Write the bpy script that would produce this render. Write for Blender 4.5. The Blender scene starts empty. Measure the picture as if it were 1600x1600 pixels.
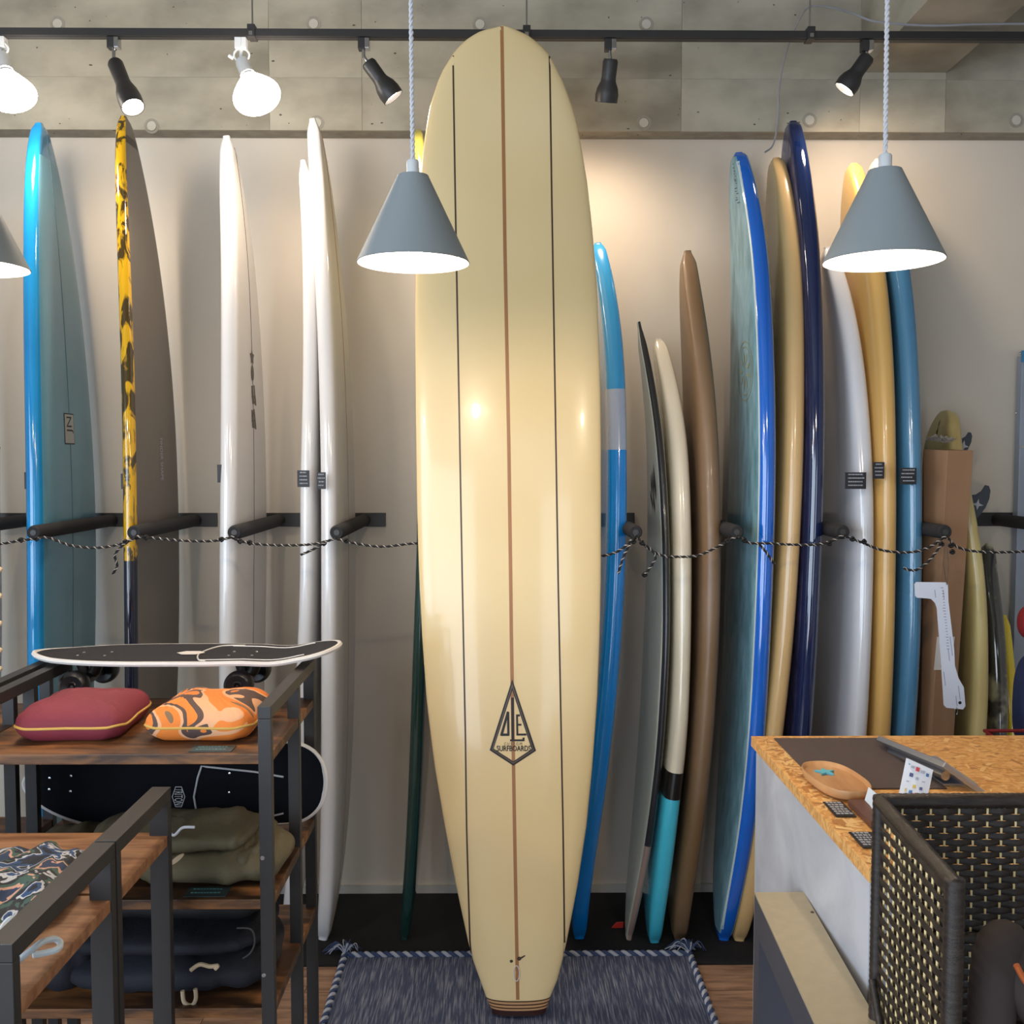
import bpy, bmesh, math, random
from math import sin, cos, pi, sqrt, radians
from mathutils import Vector, Matrix, noise
random.seed(7)
S = bpy.context.scene
COL = S.collection

# ---------------------------------------------------------------- camera
F = 1555.0
PIT = math.atan(85 / F)
YAW = math.atan(15 / F)
CAM = Vector((0, 0, 1.6))
cd = bpy.data.cameras.new('camera'); cam = bpy.data.objects.new('camera', cd); COL.objects.link(cam)
cam.location = CAM; cam.rotation_euler = (pi / 2 - PIT, 0, -YAW)
cd.sensor_width = 36; cd.sensor_height = 36; cd.lens = 36 * F / 1600; cd.clip_start = .05
S.camera = cam
fw = Vector((sin(YAW) * cos(PIT), cos(YAW) * cos(PIT), -sin(PIT)))
rt = Vector((cos(YAW), -sin(YAW), 0)); up = rt.cross(fw)
def P(px, py, D):
    "world point at depth D (world y) seen at a photo pixel"
    d = fw + rt * ((px - 800) / F) + up * ((800 - py) / F)
    return CAM + d * (D / d.y)
def proj(p):
    d = Vector(p) - CAM; q = d.dot(fw)
    return 800 + F * d.dot(rt) / q, 800 - F * d.dot(up) / q
def XA(px, D, z=1.3):
    k = (px - 800) / F
    a, b = D, z - 1.6
    return (k * (fw.y * a + fw.z * b) - rt.y * a) / (rt.x - k * fw.x)

# ---------------------------------------------------------------- light and exposure
S.view_settings.view_transform = 'Standard'; S.view_settings.look = 'None'
S.view_settings.gamma = 1; S.view_settings.use_curve_mapping = False
S.view_settings.exposure = 0.0
W = bpy.data.worlds.new('sky'); S.world = W; W.use_nodes = True
W.node_tree.nodes['Background'].inputs[0].default_value = (.62, .78, 1, 1)
W.node_tree.nodes['Background'].inputs[1].default_value = 1.2
def light(kind, name, loc, energy, color, target=None, **kw):
    l = bpy.data.lights.new(name, kind); l.energy = energy; l.color = color
    for k, v in kw.items(): setattr(l, k, v)
    o = bpy.data.objects.new(name, l); COL.objects.link(o); o.location = loc
    if target is not None:
        o.rotation_euler = (Vector(target) - Vector(loc)).to_track_quat('-Z', 'Y').to_euler()
    return o
# daylight entering through the shop window behind the camera
light('AREA', 'window_daylight', (-1.9, -2.35, 1.4), 84, (.86, .93, 1), (-.5, 3, 1.0), shape='RECTANGLE', size=2.5, size_y=2.4)
light('AREA', 'side_window_daylight', (-3.2, -.6, 1.7), 85, (.62, .80, 1), (0, -.2, 1.2), shape='RECTANGLE', size=2.4, size_y=1.9)
light('AREA', 'door_daylight', (1.3, -2.35, 1.35), 20, (.75, .88, 1), (.5, 3, 1.1), shape='RECTANGLE', size=1.2, size_y=2.0)
WARM = (1, .80, .60)

# ---------------------------------------------------------------- materials
def lin(c): return tuple((x / 12.92 if x <= .04045 else ((x + .055) / 1.055) ** 2.4) for x in c)
def rgb(r, g, b): return lin((r / 255, g / 255, b / 255))
MATS = {}
def mat(name, col, rough=.5, metal=0, coat=0, col2=None, scale=5, stretch=(1, 1, 1), bump=0, bscale=60, emit=None, es=1,
        ramp=(.35, .65), trans=0, detail=4, distort=0, const=None, spec=None):
    if name in MATS: return MATS[name]
    m = bpy.data.materials.new(name); m.use_nodes = True; nt = m.node_tree; b = nt.nodes['Principled BSDF']
    b.inputs['Base Color'].default_value = (*col, 1); b.inputs['Roughness'].default_value = rough
    b.inputs['Metallic'].default_value = metal; b.inputs['Coat Weight'].default_value = coat
    b.inputs['Coat Roughness'].default_value = .06
    if spec is not None: b.inputs['Specular IOR Level'].default_value = spec
    tc = nt.nodes.new('ShaderNodeTexCoord'); mp = nt.nodes.new('ShaderNodeMapping'); mp.inputs['Scale'].default_value = stretch
    nt.links.new(tc.outputs['Object'], mp.inputs[0])
    n = nt.nodes.new('ShaderNodeTexNoise'); n.inputs['Scale'].default_value = scale; n.inputs['Detail'].default_value = detail
    n.inputs['Distortion'].default_value = distort
    nt.links.new(mp.outputs[0], n.inputs[0])
    r = nt.nodes.new('ShaderNodeValToRGB'); e = r.color_ramp.elements
    if const:
        r.color_ramp.interpolation = 'CONSTANT'
        e[0].position = 0; e[0].color = (*const[0][1], 1); e[1].position = const[1][0]; e[1].color = (*const[1][1], 1)
        for p_, c_ in const[2:]:
            q = e.new(p_); q.color = (*c_, 1)
    else:
        c2 = col2 if col2 else tuple(x * .93 for x in col)
        e[0].position, e[1].position = ramp; e[0].color = (*col, 1); e[1].color = (*c2, 1)
    nt.links.new(n.outputs['Fac'], r.inputs[0]); nt.links.new(r.outputs[0], b.inputs['Base Color'])
    if bump:
        n2 = nt.nodes.new('ShaderNodeTexNoise'); n2.inputs['Scale'].default_value = bscale; n2.inputs['Detail'].default_value = 3
        nt.links.new(mp.outputs[0], n2.inputs[0])
        bp = nt.nodes.new('ShaderNodeBump'); bp.inputs['Strength'].default_value = bump; bp.inputs['Distance'].default_value = .004
        nt.links.new(n2.outputs['Fac'], bp.inputs['Height']); nt.links.new(bp.outputs[0], b.inputs['Normal'])
    if emit:
        b.inputs['Emission Color'].default_value = (*emit, 1); b.inputs['Emission Strength'].default_value = es
    MATS[name] = m; return m

M_wall = mat('plaster', rgb(213, 203, 189), .85, bump=.06, bscale=120, scale=2)
M_trim = mat('trim_paint', rgb(200, 196, 186), .5)
M_black = mat('black_metal', rgb(50, 48, 48), .45, bump=.02, bscale=400, scale=30)
M_blackmat = mat('black_mat', rgb(22, 22, 25), .9, bump=.5, bscale=700, scale=200)
M_foam = mat('black_foam', rgb(34, 33, 36), .8, bump=.15, bscale=300)
M_conc = mat('concrete', rgb(184, 176, 158), .85, col2=rgb(142, 135, 119), scale=3.2, stretch=(1, 1, 1.6), bump=.12, bscale=40, detail=10, ramp=(.38, .68))
M_concd = mat('concrete_stain', rgb(164, 157, 143), .9, col2=rgb(148, 141, 128), scale=20, bump=.2)
M_concl = mat('concrete_plug', rgb(200, 194, 180), .9, scale=20)
M_pit = mat('concrete_pit', rgb(84, 80, 72), .9, scale=20)
M_white = mat('white_plastic', rgb(225, 226, 226), .35)
M_whitet = mat('white_cord', rgb(222, 221, 226), .7)
M_chrome = mat('chrome', rgb(190, 192, 196), .22, metal=1)
M_shade = mat('shade_grey', rgb(150, 157, 160), .5, scale=1)
M_shadein = mat('shade_white', rgb(240, 238, 232), .5, scale=1)
M_bulb = mat('bulb_glow', (1, 1, 1), .5, emit=(1, .9, .78), es=30)
M_lens = mat('lens_glow', (1, 1, 1), .5, emit=(1, .88, .74), es=28)
M_wood = mat('shelf_wood', rgb(156, 104, 58), .5, ramp=(.36, .6), col2=rgb(66, 43, 28), scale=4, stretch=(1.3, 4, 5), bump=.1, bscale=50, detail=8, distort=.6)
M_woodl = mat('table_wood', rgb(176, 130, 92), .5, col2=rgb(128, 84, 54), scale=4, stretch=(1.5, 12, 9), detail=8, distort=.5)
M_plank = mat('floor_plank', rgb(166, 132, 106), .45, col2=rgb(122, 94, 74), scale=5, stretch=(1.5, 14, 9), bump=.08, bscale=60, detail=8, distort=.4)
M_sub = mat('subfloor', rgb(60, 42, 32), .8)

# ---------------------------------------------------------------- mesh helpers
class MB:
    def __init__(s): s.v = []; s.f = []; s.m = []
    def add(s, vs, fs, mi=0):
        o = len(s.v); s.v += [tuple(x) for x in vs]
        for q in fs: s.f.append(tuple(i + o for i in q)); s.m.append(mi)
    def box(s, a, b, mi=0, M=None):
        x0, y0, z0 = a; x1, y1, z1 = b
        vs = [Vector(p) for p in ((x0, y0, z0), (x1, y0, z0), (x1, y1, z0), (x0, y1, z0), (x0, y0, z1), (x1, y0, z1), (x1, y1, z1), (x0, y1, z1))]
        if M: vs = [M @ p for p in vs]
        s.add(vs, [(0, 3, 2, 1), (4, 5, 6, 7), (0, 1, 5, 4), (1, 2, 6, 5), (2, 3, 7, 6), (3, 0, 4, 7)], mi)
    def tube(s, pts, r, n=8, mi=0, cap=True, closed=False):
        pts = [Vector(p) for p in pts]; N = len(pts); rs = r if isinstance(r, (list, tuple)) else [r] * N
        vs = []; prev = None
        for i, p in enumerate(pts):
            if closed: t = pts[(i + 1) % N] - pts[i - 1]
            else: t = pts[min(i + 1, N - 1)] - pts[max(i - 1, 0)]
            t.normalize()
            if prev is None:
                a = Vector((0, 0, 1)) if abs(t.z) < .9 else Vector((1, 0, 0))
                prev = t.cross(a).normalized()
            prev = (prev - t * prev.dot(t)).normalized(); b = t.cross(prev)
            for k in range(n):
                an = 2 * pi * k / n; vs.append(p + (prev * cos(an) + b * sin(an)) * rs[i])
        fs = [(i * n + k, i * n + (k + 1) % n, (i + 1) * n + (k + 1) % n, (i + 1) * n + k) for i in range(N - 1) for k in range(n)]
        if closed: fs += [((N - 1) * n + k, (N - 1) * n + (k + 1) % n, (k + 1) % n, k) for k in range(n)]
        elif cap: fs += [tuple(range(n))[::-1], tuple((N - 1) * n + k for k in range(n))]
        s.add(vs, fs, mi)
    def lathe(s, prof, n=32, M=None, mi=0):
        vs = []
        for r, z in prof:
            for k in range(n): vs.append(Vector((r * cos(2 * pi * k / n), r * sin(2 * pi * k / n), z)))
        if M: vs = [M @ p for p in vs]
        s.add(vs, [(i * n + k, i * n + (k + 1) % n, (i + 1) * n + (k + 1) % n, (i + 1) * n + k) for i in range(len(prof) - 1) for k in range(n)], mi)
    def poly(s, pts, d, mi=0):
        "extruded polygon: pts 3-D ring, d thickness vector"
        n = len(pts); a = [Vector(p) for p in pts]; d = Vector(d)
        s.add(a + [p + d for p in a], [tuple(range(n))[::-1], tuple(range(n, 2 * n))] + [(i, (i + 1) % n, n + (i + 1) % n, n + i) for i in range(n)], mi)
    def build(s, name, mats, parent=None, smooth=False, bevel=0, loc=None, angle=40):
        me = bpy.data.meshes.new(name)
        if loc is None: loc = (0, 0, 0)
        L = Vector(loc)
        me.from_pydata([tuple(Vector(p) - L) for p in s.v], [], s.f)
        mats = mats if isinstance(mats, (list, tuple)) else [mats]
        for m in mats: me.materials.append(m)
        me.polygons.foreach_set('material_index', s.m)
        bm = bmesh.new(); bm.from_mesh(me); bmesh.ops.recalc_face_normals(bm, faces=bm.faces)
        if bevel: bmesh.ops.bevel(bm, geom=list(bm.edges), offset=bevel, segments=2, affect='EDGES', profile=.7, clamp_overlap=True)
        bm.to_mesh(me); bm.free()
        if smooth:
            me.polygons.foreach_set('use_smooth', [True] * len(me.polygons)); me.set_sharp_from_angle(angle=radians(angle))
        o = bpy.data.objects.new(name, me); COL.objects.link(o); o.location = L
        if parent: o.parent = parent; o.location = L - parent_world(parent)
        return o
def parent_world(p):
    v = Vector((0, 0, 0))
    while p: v += p.location; p = p.parent
    return v
def tag(o, label=None, cat=None, group=None, kind=None):
    if label: o['label'] = label
    if cat: o['category'] = cat
    if group: o['group'] = group
    if kind: o['kind'] = kind
    return o
def thing(name, label, cat, loc, group=None):
    o = bpy.data.objects.new(name, None); COL.objects.link(o); o.location = loc; o.empty_display_size = .1
    return tag(o, label, cat, group)
def boxo(name, a, b, m, parent=None, bevel=0, loc=None, M=None):
    k = MB(); k.box(a, b, 0, M)
    if loc is None: loc = [(a[i] + b[i]) / 2 for i in range(3)]; loc[2] = a[2]
    if M: loc = M @ Vector(loc)
    return k.build(name, m, parent, bevel=bevel, loc=loc)
def struct(o): o['kind'] = 'structure'; return o
def text_geo(txt, size=1.0, squash=1.0):
    "2-D triangles for lettering: returns verts (x,y) and faces"
    cu = bpy.data.curves.new('lettering', 'FONT'); cu.body = txt; cu.size = size; cu.align_x = 'CENTER'; cu.align_y = 'CENTER'; cu.resolution_u = 3
    o = bpy.data.objects.new('lettering', cu); COL.objects.link(o)
    dg = bpy.context.evaluated_depsgraph_get(); me = bpy.data.meshes.new_from_object(o.evaluated_get(dg))
    vs = [(v.co.x * squash, v.co.y) for v in me.vertices]; fs = [tuple(p.vertices) for p in me.polygons]
    bpy.data.objects.remove(o); bpy.data.meshes.remove(me); bpy.data.curves.remove(cu)
    return vs, fs
def interp(tab, x):
    if x <= tab[0][0]: return tab[0][1]
    for (a, p), (b, q) in zip(tab, tab[1:]):
        if x <= b: return p + (q - p) * (x - a) / (b - a)
    return tab[-1][1]
def smooth_arr(a, it):
    for _ in range(it): a = [a[0]] + [(a[i - 1] + 2 * a[i] + a[i + 1]) / 4 for i in range(1, len(a) - 1)] + [a[-1]]
    return a
def catmull(pts, per=8):
    pts = [Vector(p) for p in pts]; out = []; q = [pts[0]] + pts + [pts[-1]]
    for i in range(1, len(q) - 2):
        for k in range(per):
            t = k / per; a, b, c, d = q[i - 1:i + 3]
            out.append(.5 * ((2 * b) + (c - a) * t + (2 * a - 5 * b + 4 * c - d) * t * t + (3 * b - a - 3 * c + d) * t ** 3))
    return out + [pts[-1]]
def helix(pts, R, pitch, phase, step=None):
    "strand winding round a path"
    pts = [Vector(p) for p in pts]; L = [0]
    for a, b in zip(pts, pts[1:]): L.append(L[-1] + (b - a).length)
    step = step or pitch / 8; n = max(2, int(L[-1] / step)); out = []; j = 0; prev = None
    for i in range(n + 1):
        l = L[-1] * i / n
        while j < len(L) - 2 and L[j + 1] < l: j += 1
        t = (l - L[j]) / max(1e-9, L[j + 1] - L[j]); p = pts[j].lerp(pts[j + 1], t); T = (pts[j + 1] - pts[j]).normalized()
        if prev is None: prev = T.cross(Vector((0, 0, 1)) if abs(T.z) < .9 else Vector((1, 0, 0))).normalized()
        prev = (prev - T * prev.dot(T)).normalized(); b = T.cross(prev); an = 2 * pi * l / pitch + phase
        out.append(p + (prev * cos(an) + b * sin(an)) * R)
    return out

# ---------------------------------------------------------------- the room
WY = 3.65                     # back wall plane
FZ = -.035                    # floor level
BY = 3.56                     # face of the concrete beam
struct(boxo('wall_back', (-3.4, WY, -.08), (3.2, WY + .12, 3.4), M_wall))
k = MB()
for a, b in (((-2.7, -.08), (-1.8, 3.4)), ((.6, -.08), (WY, 3.4)), ((-1.8, -.08), (.6, .7)), ((-1.8, 2.7), (.6, 3.4))): k.box((-3.5, a[0], a[1]), (-3.4, b[0], b[1]))
struct(k.build('wall_left', M_wall))
k = MB()
for y in (-1.8, -.62, .56): k.box((-3.46, y, .7), (-3.42, y + .04, 2.7))
for z in (.7, 2.66): k.box((-3.46, -1.8, z), (-3.42, .6, z + .04))
struct(k.build('window_2', M_black))
struct(boxo('wall_right', (3.2, -2.7, -.08), (3.3, WY, 3.4), M_wall))
struct(boxo('ceiling', (-3.5, -2.7, 3.4), (3.3, WY + .12, 3.5), M_conc))
fl = struct(boxo('floor', (-3.5, -2.7, -.10), (3.3, WY + .12, FZ - .012), M_sub))
k = MB()                      # shop front behind the camera: wall around two openings
for a, b in (((-3.4, -.08), (-3.2, 3.4)), ((-.6, -.08), (.7, 3.4)), ((1.9, -.08), (3.2, 3.4)), ((-3.2, 2.8), (-.6, 3.4)), ((.7, 2.7), (1.9, 3.4)), ((-3.2, -.08), (-.6, .15))):
    k.box((a[0], -2.7, a[1]), (b[0], -2.6, b[1]))
struct(k.build('wall_front', M_wall))
k = MB()
for x in (-3.2, -1.93, -.64): k.box((x, -2.66, .15), (x + .04, -2.62, 2.8))
for z in (.15, 2.76): k.box((-3.2, -2.66, z), (-.6, -2.62, z + .04))
struct(k.build('window_1', M_black))
# floor planks
pr = random.Random(3); row = 0; y = .0; nplank = 0; protos = {}
while y < 3.62:
    x = -2.4 - pr.random() * .8
    while x < 2.4:
        L = .9
        key = row % 3
        if key not in protos:
            protos[key] = boxo('plank', (x, y, FZ - .012), (x + L - .002, y + .088, FZ), M_plank, fl, loc=(x, y, FZ - .012)); o = protos[key]
        else:
            o = protos[key].copy(); COL.objects.link(o); o.parent = fl; o.location = Vector((x, y, FZ - .012 - pr.random() * .0007)) - parent_world(fl)
        x += L
    y += .09; row += 1
    if row > 36: break
# black rubber mat along the wall
tag(boxo('floor_mat', (-3.0, 3.12, FZ), (2.9, 3.645, FZ + .008), M_blackmat, bevel=.002), 'long black rubber mat on the floor along the white wall under the surfboards', 'mat')
struct(boxo('baseboard_back', (-3.4, 3.64, FZ + .0085), (3.2, WY, FZ + .04), M_trim))
# concrete beam above the wall
zb = 2.745
bm_ = struct(boxo('trim_1', (-3.4, BY + .012, zb), (3.2, WY - .001, 3.4), M_concd))
seam = [XA(px, BY, 3) for px in (-700, -30, 420, 565, 1065, 1345)] + [XA(1478, BY, 2.9), 3.15]
zr = [zb, 2.925, 3.4]
for i in range(len(seam) - 1):
    for j in range(2):
        off = random.uniform(0, .003)
        o = boxo('concrete_panel', (seam[i] + .0005, BY + off * .2, zr[j] + (.0006 if j else 0)), (seam[i + 1] - .0005, BY + .012, zr[j + 1]), M_conc, bm_)
def disc(name, c, r, m, parent, ring=0, d=.002, n=24):
    k = MB(); vs = []
    pr_ = [(0.0001, -d), (r, -d), (r * 1.02, 0)] if not ring else [(r - ring, 0), (r - ring, -d), (r, -d), (r, 0)]
    k.lathe(pr_, n, Matrix.Translation(c) @ Matrix.Rotation(-pi / 2, 4, 'X'))
    return k.build(name, m, parent, loc=c)
for px, py in ((237, 197), (495, 192), (1006, 192), (1010, 38), (490, 37), (750, 38), (1265, 188), (1588, 188), (90, 37)):
    c = P(px, py, BY - .0002)
    disc('tie_hole_ring', c, .026, M_concd, bm_, ring=.008, d=.0008)
    disc('tie_hole', c, .016, M_concl, bm_, d=.0025)
pr = random.Random(5)
k = MB()
for i in range(80):
    px, py = pr.uniform(0, 1600), pr.choice((pr.uniform(0, 42), pr.uniform(60, 212), pr.uniform(175, 213)))
    if 1340 < px < 1480 and py < 130: continue
    c = P(px, py, BY - .0006); r = pr.uniform(.001, .0042); n = 6; st = pr.uniform(.5, 2.2)
    k.poly([(c.x + r * st * cos(2 * pi * q / n) * pr.uniform(.6, 1), c.y, c.z + r * sin(2 * pi * q / n) * pr.uniform(.5, 1)) for q in range(n)], (0, .0004, 0))
tag(k.build('surface_pits', M_pit, bm_), kind='stuff')
# cross beam coming towards the camera
xa, xb = XA(1345, BY, 2.95), XA(1478, BY, 2.95)
struct(boxo('trim_2', (xa, -2.6, 2.95), (xb, BY - .001, 3.4), M_conc))

# ---------------------------------------------------------------- surfboards
def gloss(name, c, rough=.16, coat=.8, **kw): return mat(name, c, rough, coat=coat, **kw)
M_tag = mat('tag_black', rgb(26, 27, 34), .5)
M_ink = mat('tag_ink', rgb(170, 172, 180), .6)
M_string = mat('stringer_wood', rgb(170, 118, 74), .4)
M_dark = mat('dark_line', rgb(74, 52, 40), .4)
class Board:
    """a board standing on its tail with one rail towards the room; side +1 is its face towards +x"""
    def __init__(b, name, label, top, edge, side, Wd=.44, T=.05, y0=3.30, y1=3.42, nose=(2.2, .55), tail=(2.4, .6), m=.47, mats=None, matf=None,
                 bands=(), twist=0, group='surfboards racked along the wall', rv=.93, zt=-.026, tailpy=None):
        b.T = T; b.W = Wd; b.z0 = zt; b.side = side
        yc1 = y1; b.z1 = P(top[0], top[1], yc1).z; b.y0 = y0; b.y1 = y1; b.nose = nose; b.tail = tail; b.m = m; b.twist = twist
        n = 56; ss = [.5 - .5 * cos(pi * i / n) for i in range(n + 1)]
        ss = sorted(set(ss) | set(bands))
        b.ss = ss; xs = []
        for s in ss:
            z = b.z(s); D = b.yc(s) - b.w(s) * .84
            py = proj((0, D, z))[1]; px = interp(edge, py)
            xs.append(XA(px, D, z) - side * b.th(s) / 2)
        # smooth the centreline on an even spacing
        ev = [interp(list(zip(ss, xs)), i / 60) for i in range(61)]; ev = smooth_arr(ev, 14)
        b.cx = [(i / 60, ev[i]) for i in range(61)]
        k = MB(); nv = 26; ring = []
        vv = [sin(pi * (i / nv - .5)) for i in range(nv + 1)]
        ring = [(v, 1) for v in vv] + [(v, -1) for v in vv[-2:0:-1]]; R = len(ring)
        vs = [b.S(s, v, sd) for s in ss for v, sd in ring]
        fs = []; mi = []
        for i in range(len(ss) - 1):
            sm = (ss[i] + ss[i + 1]) / 2
            for q in range(R):
                v0, sd0 = ring[q]; v1, sd1 = ring[(q + 1) % R]
                fs.append((i * R + q, i * R + (q + 1) % R, (i + 1) * R + (q + 1) % R, (i + 1) * R + q))
                vm = (v0 + v1) / 2; sd = 1 if q < nv else -1
                mi.append(matf(sm, vm, sd) if matf else 0)
        fs += [tuple(range(R))[::-1], tuple((len(ss) - 1) * R + q for q in range(R))]; mi += [mi[0], mi[-1]]
        k.v = [tuple(v) for v in vs]; k.f = fs; k.m = mi
        b.base = Vector((b.cxs(0), y0, zt))
        b.root = thing(name, label, 'surfboard', b.base, group)
        b.hull = k.build('hull', mats, b.root, smooth=True, loc=b.base, angle=60)
    def z(b, s): return b.z0 + (b.z1 - b.z0) * s
    def yc(b, s): return b.y0 + (b.y1 - b.y0) * s
    def cxs(b, s): return interp(b.cx, s)
    def w(b, s):
        if s > b.m: u = (s - b.m) / (1 - b.m); a, p = b.nose
        else: u = (b.m - s) / b.m; a, p = b.tail
        u = min(u, .9995)
        return max(.010 if s > b.m else .022, b.W / 2 * (1 - u ** a) ** p)
    def th(b, s):
        e = 1 - abs(2 * s - 1) ** 6
        return 1.12 * b.T * (.56 + .44 * max(0, e) ** .6) * min(1, (b.w(s) * 2 / .06) ** .5)
    def S(b, s, v, sd, off=0):
        z, y, x = b.z(s), b.yc(s), b.cxs(s)
        h = (max(0, 1 - abs(v) ** 13)) ** .5 * (1 - .10 * v * v) * b.th(s) / 2
        e = .004; dx = (b.cxs(min(1, s + e)) - b.cxs(max(0, s - e))) / ((min(1, s + e) - max(0, s - e)) * (b.z1 - b.z0))
        N = Vector((1, -b.twist, -dx)).normalized(); Wd = Vector((b.twist, 1, 0))
        return Vector((x, y, z)) + Wd * (b.w(s) * v) + N * (sd * (h + off))
    def strip(b, name, v, hw, sd, m, s0=.01, s1=.985, n=110):
        k = MB(); vs = []; 
        for i in range(n + 1):
            s = s0 + (s1 - s0) * i / n; d = hw / b.w(s)
            vs += [b.S(s, v - d, sd, .0011), b.S(s, v + d, sd, .0011), b.S(s, v + d, sd, -.001), b.S(s, v - d, sd, -.001)]
        fs = []
        for i in range(n):
            for q in range(4): fs.append((4 * i + q, 4 * i + (q + 1) % 4, 4 * i + 4 + (q + 1) % 4, 4 * i + 4 + q))
        k.add(vs, fs); return k.build(name, m, b.root, loc=b.base)
    def find(b, px, py, sd):
        best = None
        for i in range(1, 100):
            for j in range(-24, 25):
                s, v = i / 100, j / 25; q = proj(b.S(s, v, sd)); d = (q[0] - px) ** 2 + (q[1] - py) ** 2
                if best is None or d < best[0]: best = (d, s, v)
        bs, bv = best[1], best[2]
        for i in range(-10, 11):
            for j in range(-10, 11):
                s, v = best[1] + i / 1000, max(-.999, min(.999, best[2] + j / 250)); q = proj(b.S(s, v, sd)); d = (q[0] - px) ** 2 + (q[1] - py) ** 2
                if d < best[0] - 1e-6: best = (d, best[1], best[2]); bs, bv = s, v; best = (d, best[1], best[2])
        return bs, bv
    def decal(b, name, s0, v0, sd, geo, m, rot=0, off=.0012, label=None):
        vs, fs = geo; H = b.z1 - b.z0; out = []
        for x, y in vs:
            a, c = x * cos(rot) - y * sin(rot), x * sin(rot) + y * cos(rot)     # a across, c along
            s = s0 + c / H; out.append(b.S(s, max(-.999, min(.999, v0 + a / b.w(s0))), sd, off))
        k = MB(); k.add(out, fs); o = k.build(name, m, b.root, loc=b.base)
        if label: o['label'] = label
        return o
    def price_tag(b, px, py, wpx, hpx, D=None, lines=4):
        "black card taped to the rail facing the room"
        D = D or 3.115; c = P(px, py, D); w, h = wpx * D / F, hpx * D / F
        k = MB(); k.box((c.x - w / 2, D, c.z - h / 2), (c.x + w / 2, D + .0015, c.z + h / 2)); 
        pr = random.Random(int(px))
        for i in range(lines):
            zz = c.z + h / 2 - h * (i + .75) / (lines + .6); x = c.x - w * pr.uniform(.25, .42); xe = c.x + w * pr.uniform(.25, .42)
            while x < xe:
                l = pr.uniform(.0015, .005); k.box((x, D - .0004, zz), (min(x + l, xe), D, zz + h * .07), 1); x += l + .0014
        return k.build('price_tag', [M_tag, M_ink], b.root, loc=c)
rects = lambda w, h: ([(-w / 2, -h / 2), (w / 2, -h / 2), (w / 2, h / 2), (-w / 2, h / 2)], [(0, 1, 2, 3)])

LG = 'surfboards racked on the left'; RG = 'surfboards racked on the right'
# 0: sliver at the left edge of the frame
Board('surfboard', 'pale grey surfboard sliver at the far left edge beside the blue board', (-60, 330), [(330, -60), (500, -112), (800, -118), (1475, -110)], -1, .44, .05, mats=[gloss('board_grey', rgb(178, 186, 196))], group=LG)
# 1: blue
mb = [gloss('blue_resin', rgb(30, 150, 214), .12, scale=3, col2=rgb(20, 130, 196)), gloss('blue_resin_face', rgb(104, 160, 184), .28, .25, scale=3, col2=rgb(92, 148, 172)), gloss('blue_nose_patch', rgb(62, 130, 170), .25)]
b1 = Board('surfboard', 'bright blue longboard with teal face and small white rectangular logo', (62, 193), [(193, 55), (215, 44), (240, 39), (330, 35), (500, 36), (700, 40), (800, 42), (1050, 43), (1475, 52)], -1, .46, .056,
           mats=mb, matf=lambda s, v, sd: 0 if abs(v) > .90 else (2 if s > .955 else 1), bands=(.955,), group=LG, nose=(2.0, .62))
b1.strip('stringer', 0, .0012, 1, mat('teal_line', rgb(70, 104, 118), .4))
s_, v_ = b1.find(108, 670, 1)
b1.decal('logo_frame', s_, v_, 1, rects(.075, .104), M_tag, off=.0008); b1.decal('logo_plate', s_, v_, 1, rects(.068, .096), mat('logo_cream', rgb(190, 194, 190), .5), off=.0013)
b1.decal('logo_lettering', s_ + .006, v_, 1, text_geo('JN', .055), M_tag, rot=pi / 2, off=.0018)
# 2: yellow and black swirl rail, grey face
def swirl(name, y, d, thr):
    return mat(name, y, .1, coat=1, scale=9, stretch=(3, 3, 1), detail=6, distort=1.2, col2=d, ramp=(thr, thr + .07), bump=.5, bscale=14)
mb = [swirl('yellow_swirl', rgb(214, 166, 20), rgb(66, 52, 20), .475), mat('grey_face', rgb(112, 106, 100), .5, coat=.1, scale=2, spec=.3), gloss('black_gloss', rgb(20, 24, 44), .08), mat('grey_nose_band', rgb(62, 58, 54), .5)]
b2 = Board('surfboard', 'dark grey surfboard with glossy yellow and black swirled rail turning navy below', (192, 182), [(182, 188), (200, 181), (250, 178), (330, 180), (400, 183), (500, 186), (600, 190), (800, 193), (1050, 195), (1475, 196)], -1, .46, .046,
           mats=mb, matf=lambda s, v, sd: (0 if s > .47 else 2) if abs(v) > .88 else (3 if .962 < s < .972 else 1), bands=(.47, .962, .972), group=LG, nose=(2.0, .62))
s_, v_ = b2.find(252, 718, 1)
b2.decal('rail_lettering', s_, v_, 1, text_geo('FINDER SHAPE', .036, .62), M_ink, rot=-pi / 2)
b1.price_tag(42, 751, 8, 26, 3.155, 0); b2.price_tag(193, 752, 8, 24, 3.155, 0)
# 3 white with thin stringer
mwh = gloss('white_gloss', rgb(232, 230, 230), .14, scale=2, col2=rgb(226, 224, 223))
mwf = mat('white_face', rgb(222, 218, 214), .42, coat=.15, scale=2)
wf = lambda s, v, sd: 0 if abs(v) > .9 else 1
b3 = Board('surfboard', 'white surfboard with dark glyph logos down its thin stringer, right of the yellow-railed one', (352, 213), [(213, 348), (235, 343), (270, 341), (400, 344), (700, 343), (900, 341), (1085, 340), (1475, 345)], -1, .46, .058, mats=[mwh, mwf], matf=wf, group=LG, nose=(1.8, .72))
b3.strip('stringer', 0, .0012, 1, M_dark)
s_, v_ = b3.find(394, 575, 1); gk = mat('glyph_grey', rgb(92, 84, 78), .5)
star = [(0.03 * sin(2 * pi * i / 10) * (1 if i % 2 == 0 else .5), .03 * cos(2 * pi * i / 10) * (1 if i % 2 == 0 else .5)) for i in range(10)]
b3.decal('logo_flower', s_ + .014, v_, 1, (star, [tuple(range(10))]), gk)
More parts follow.
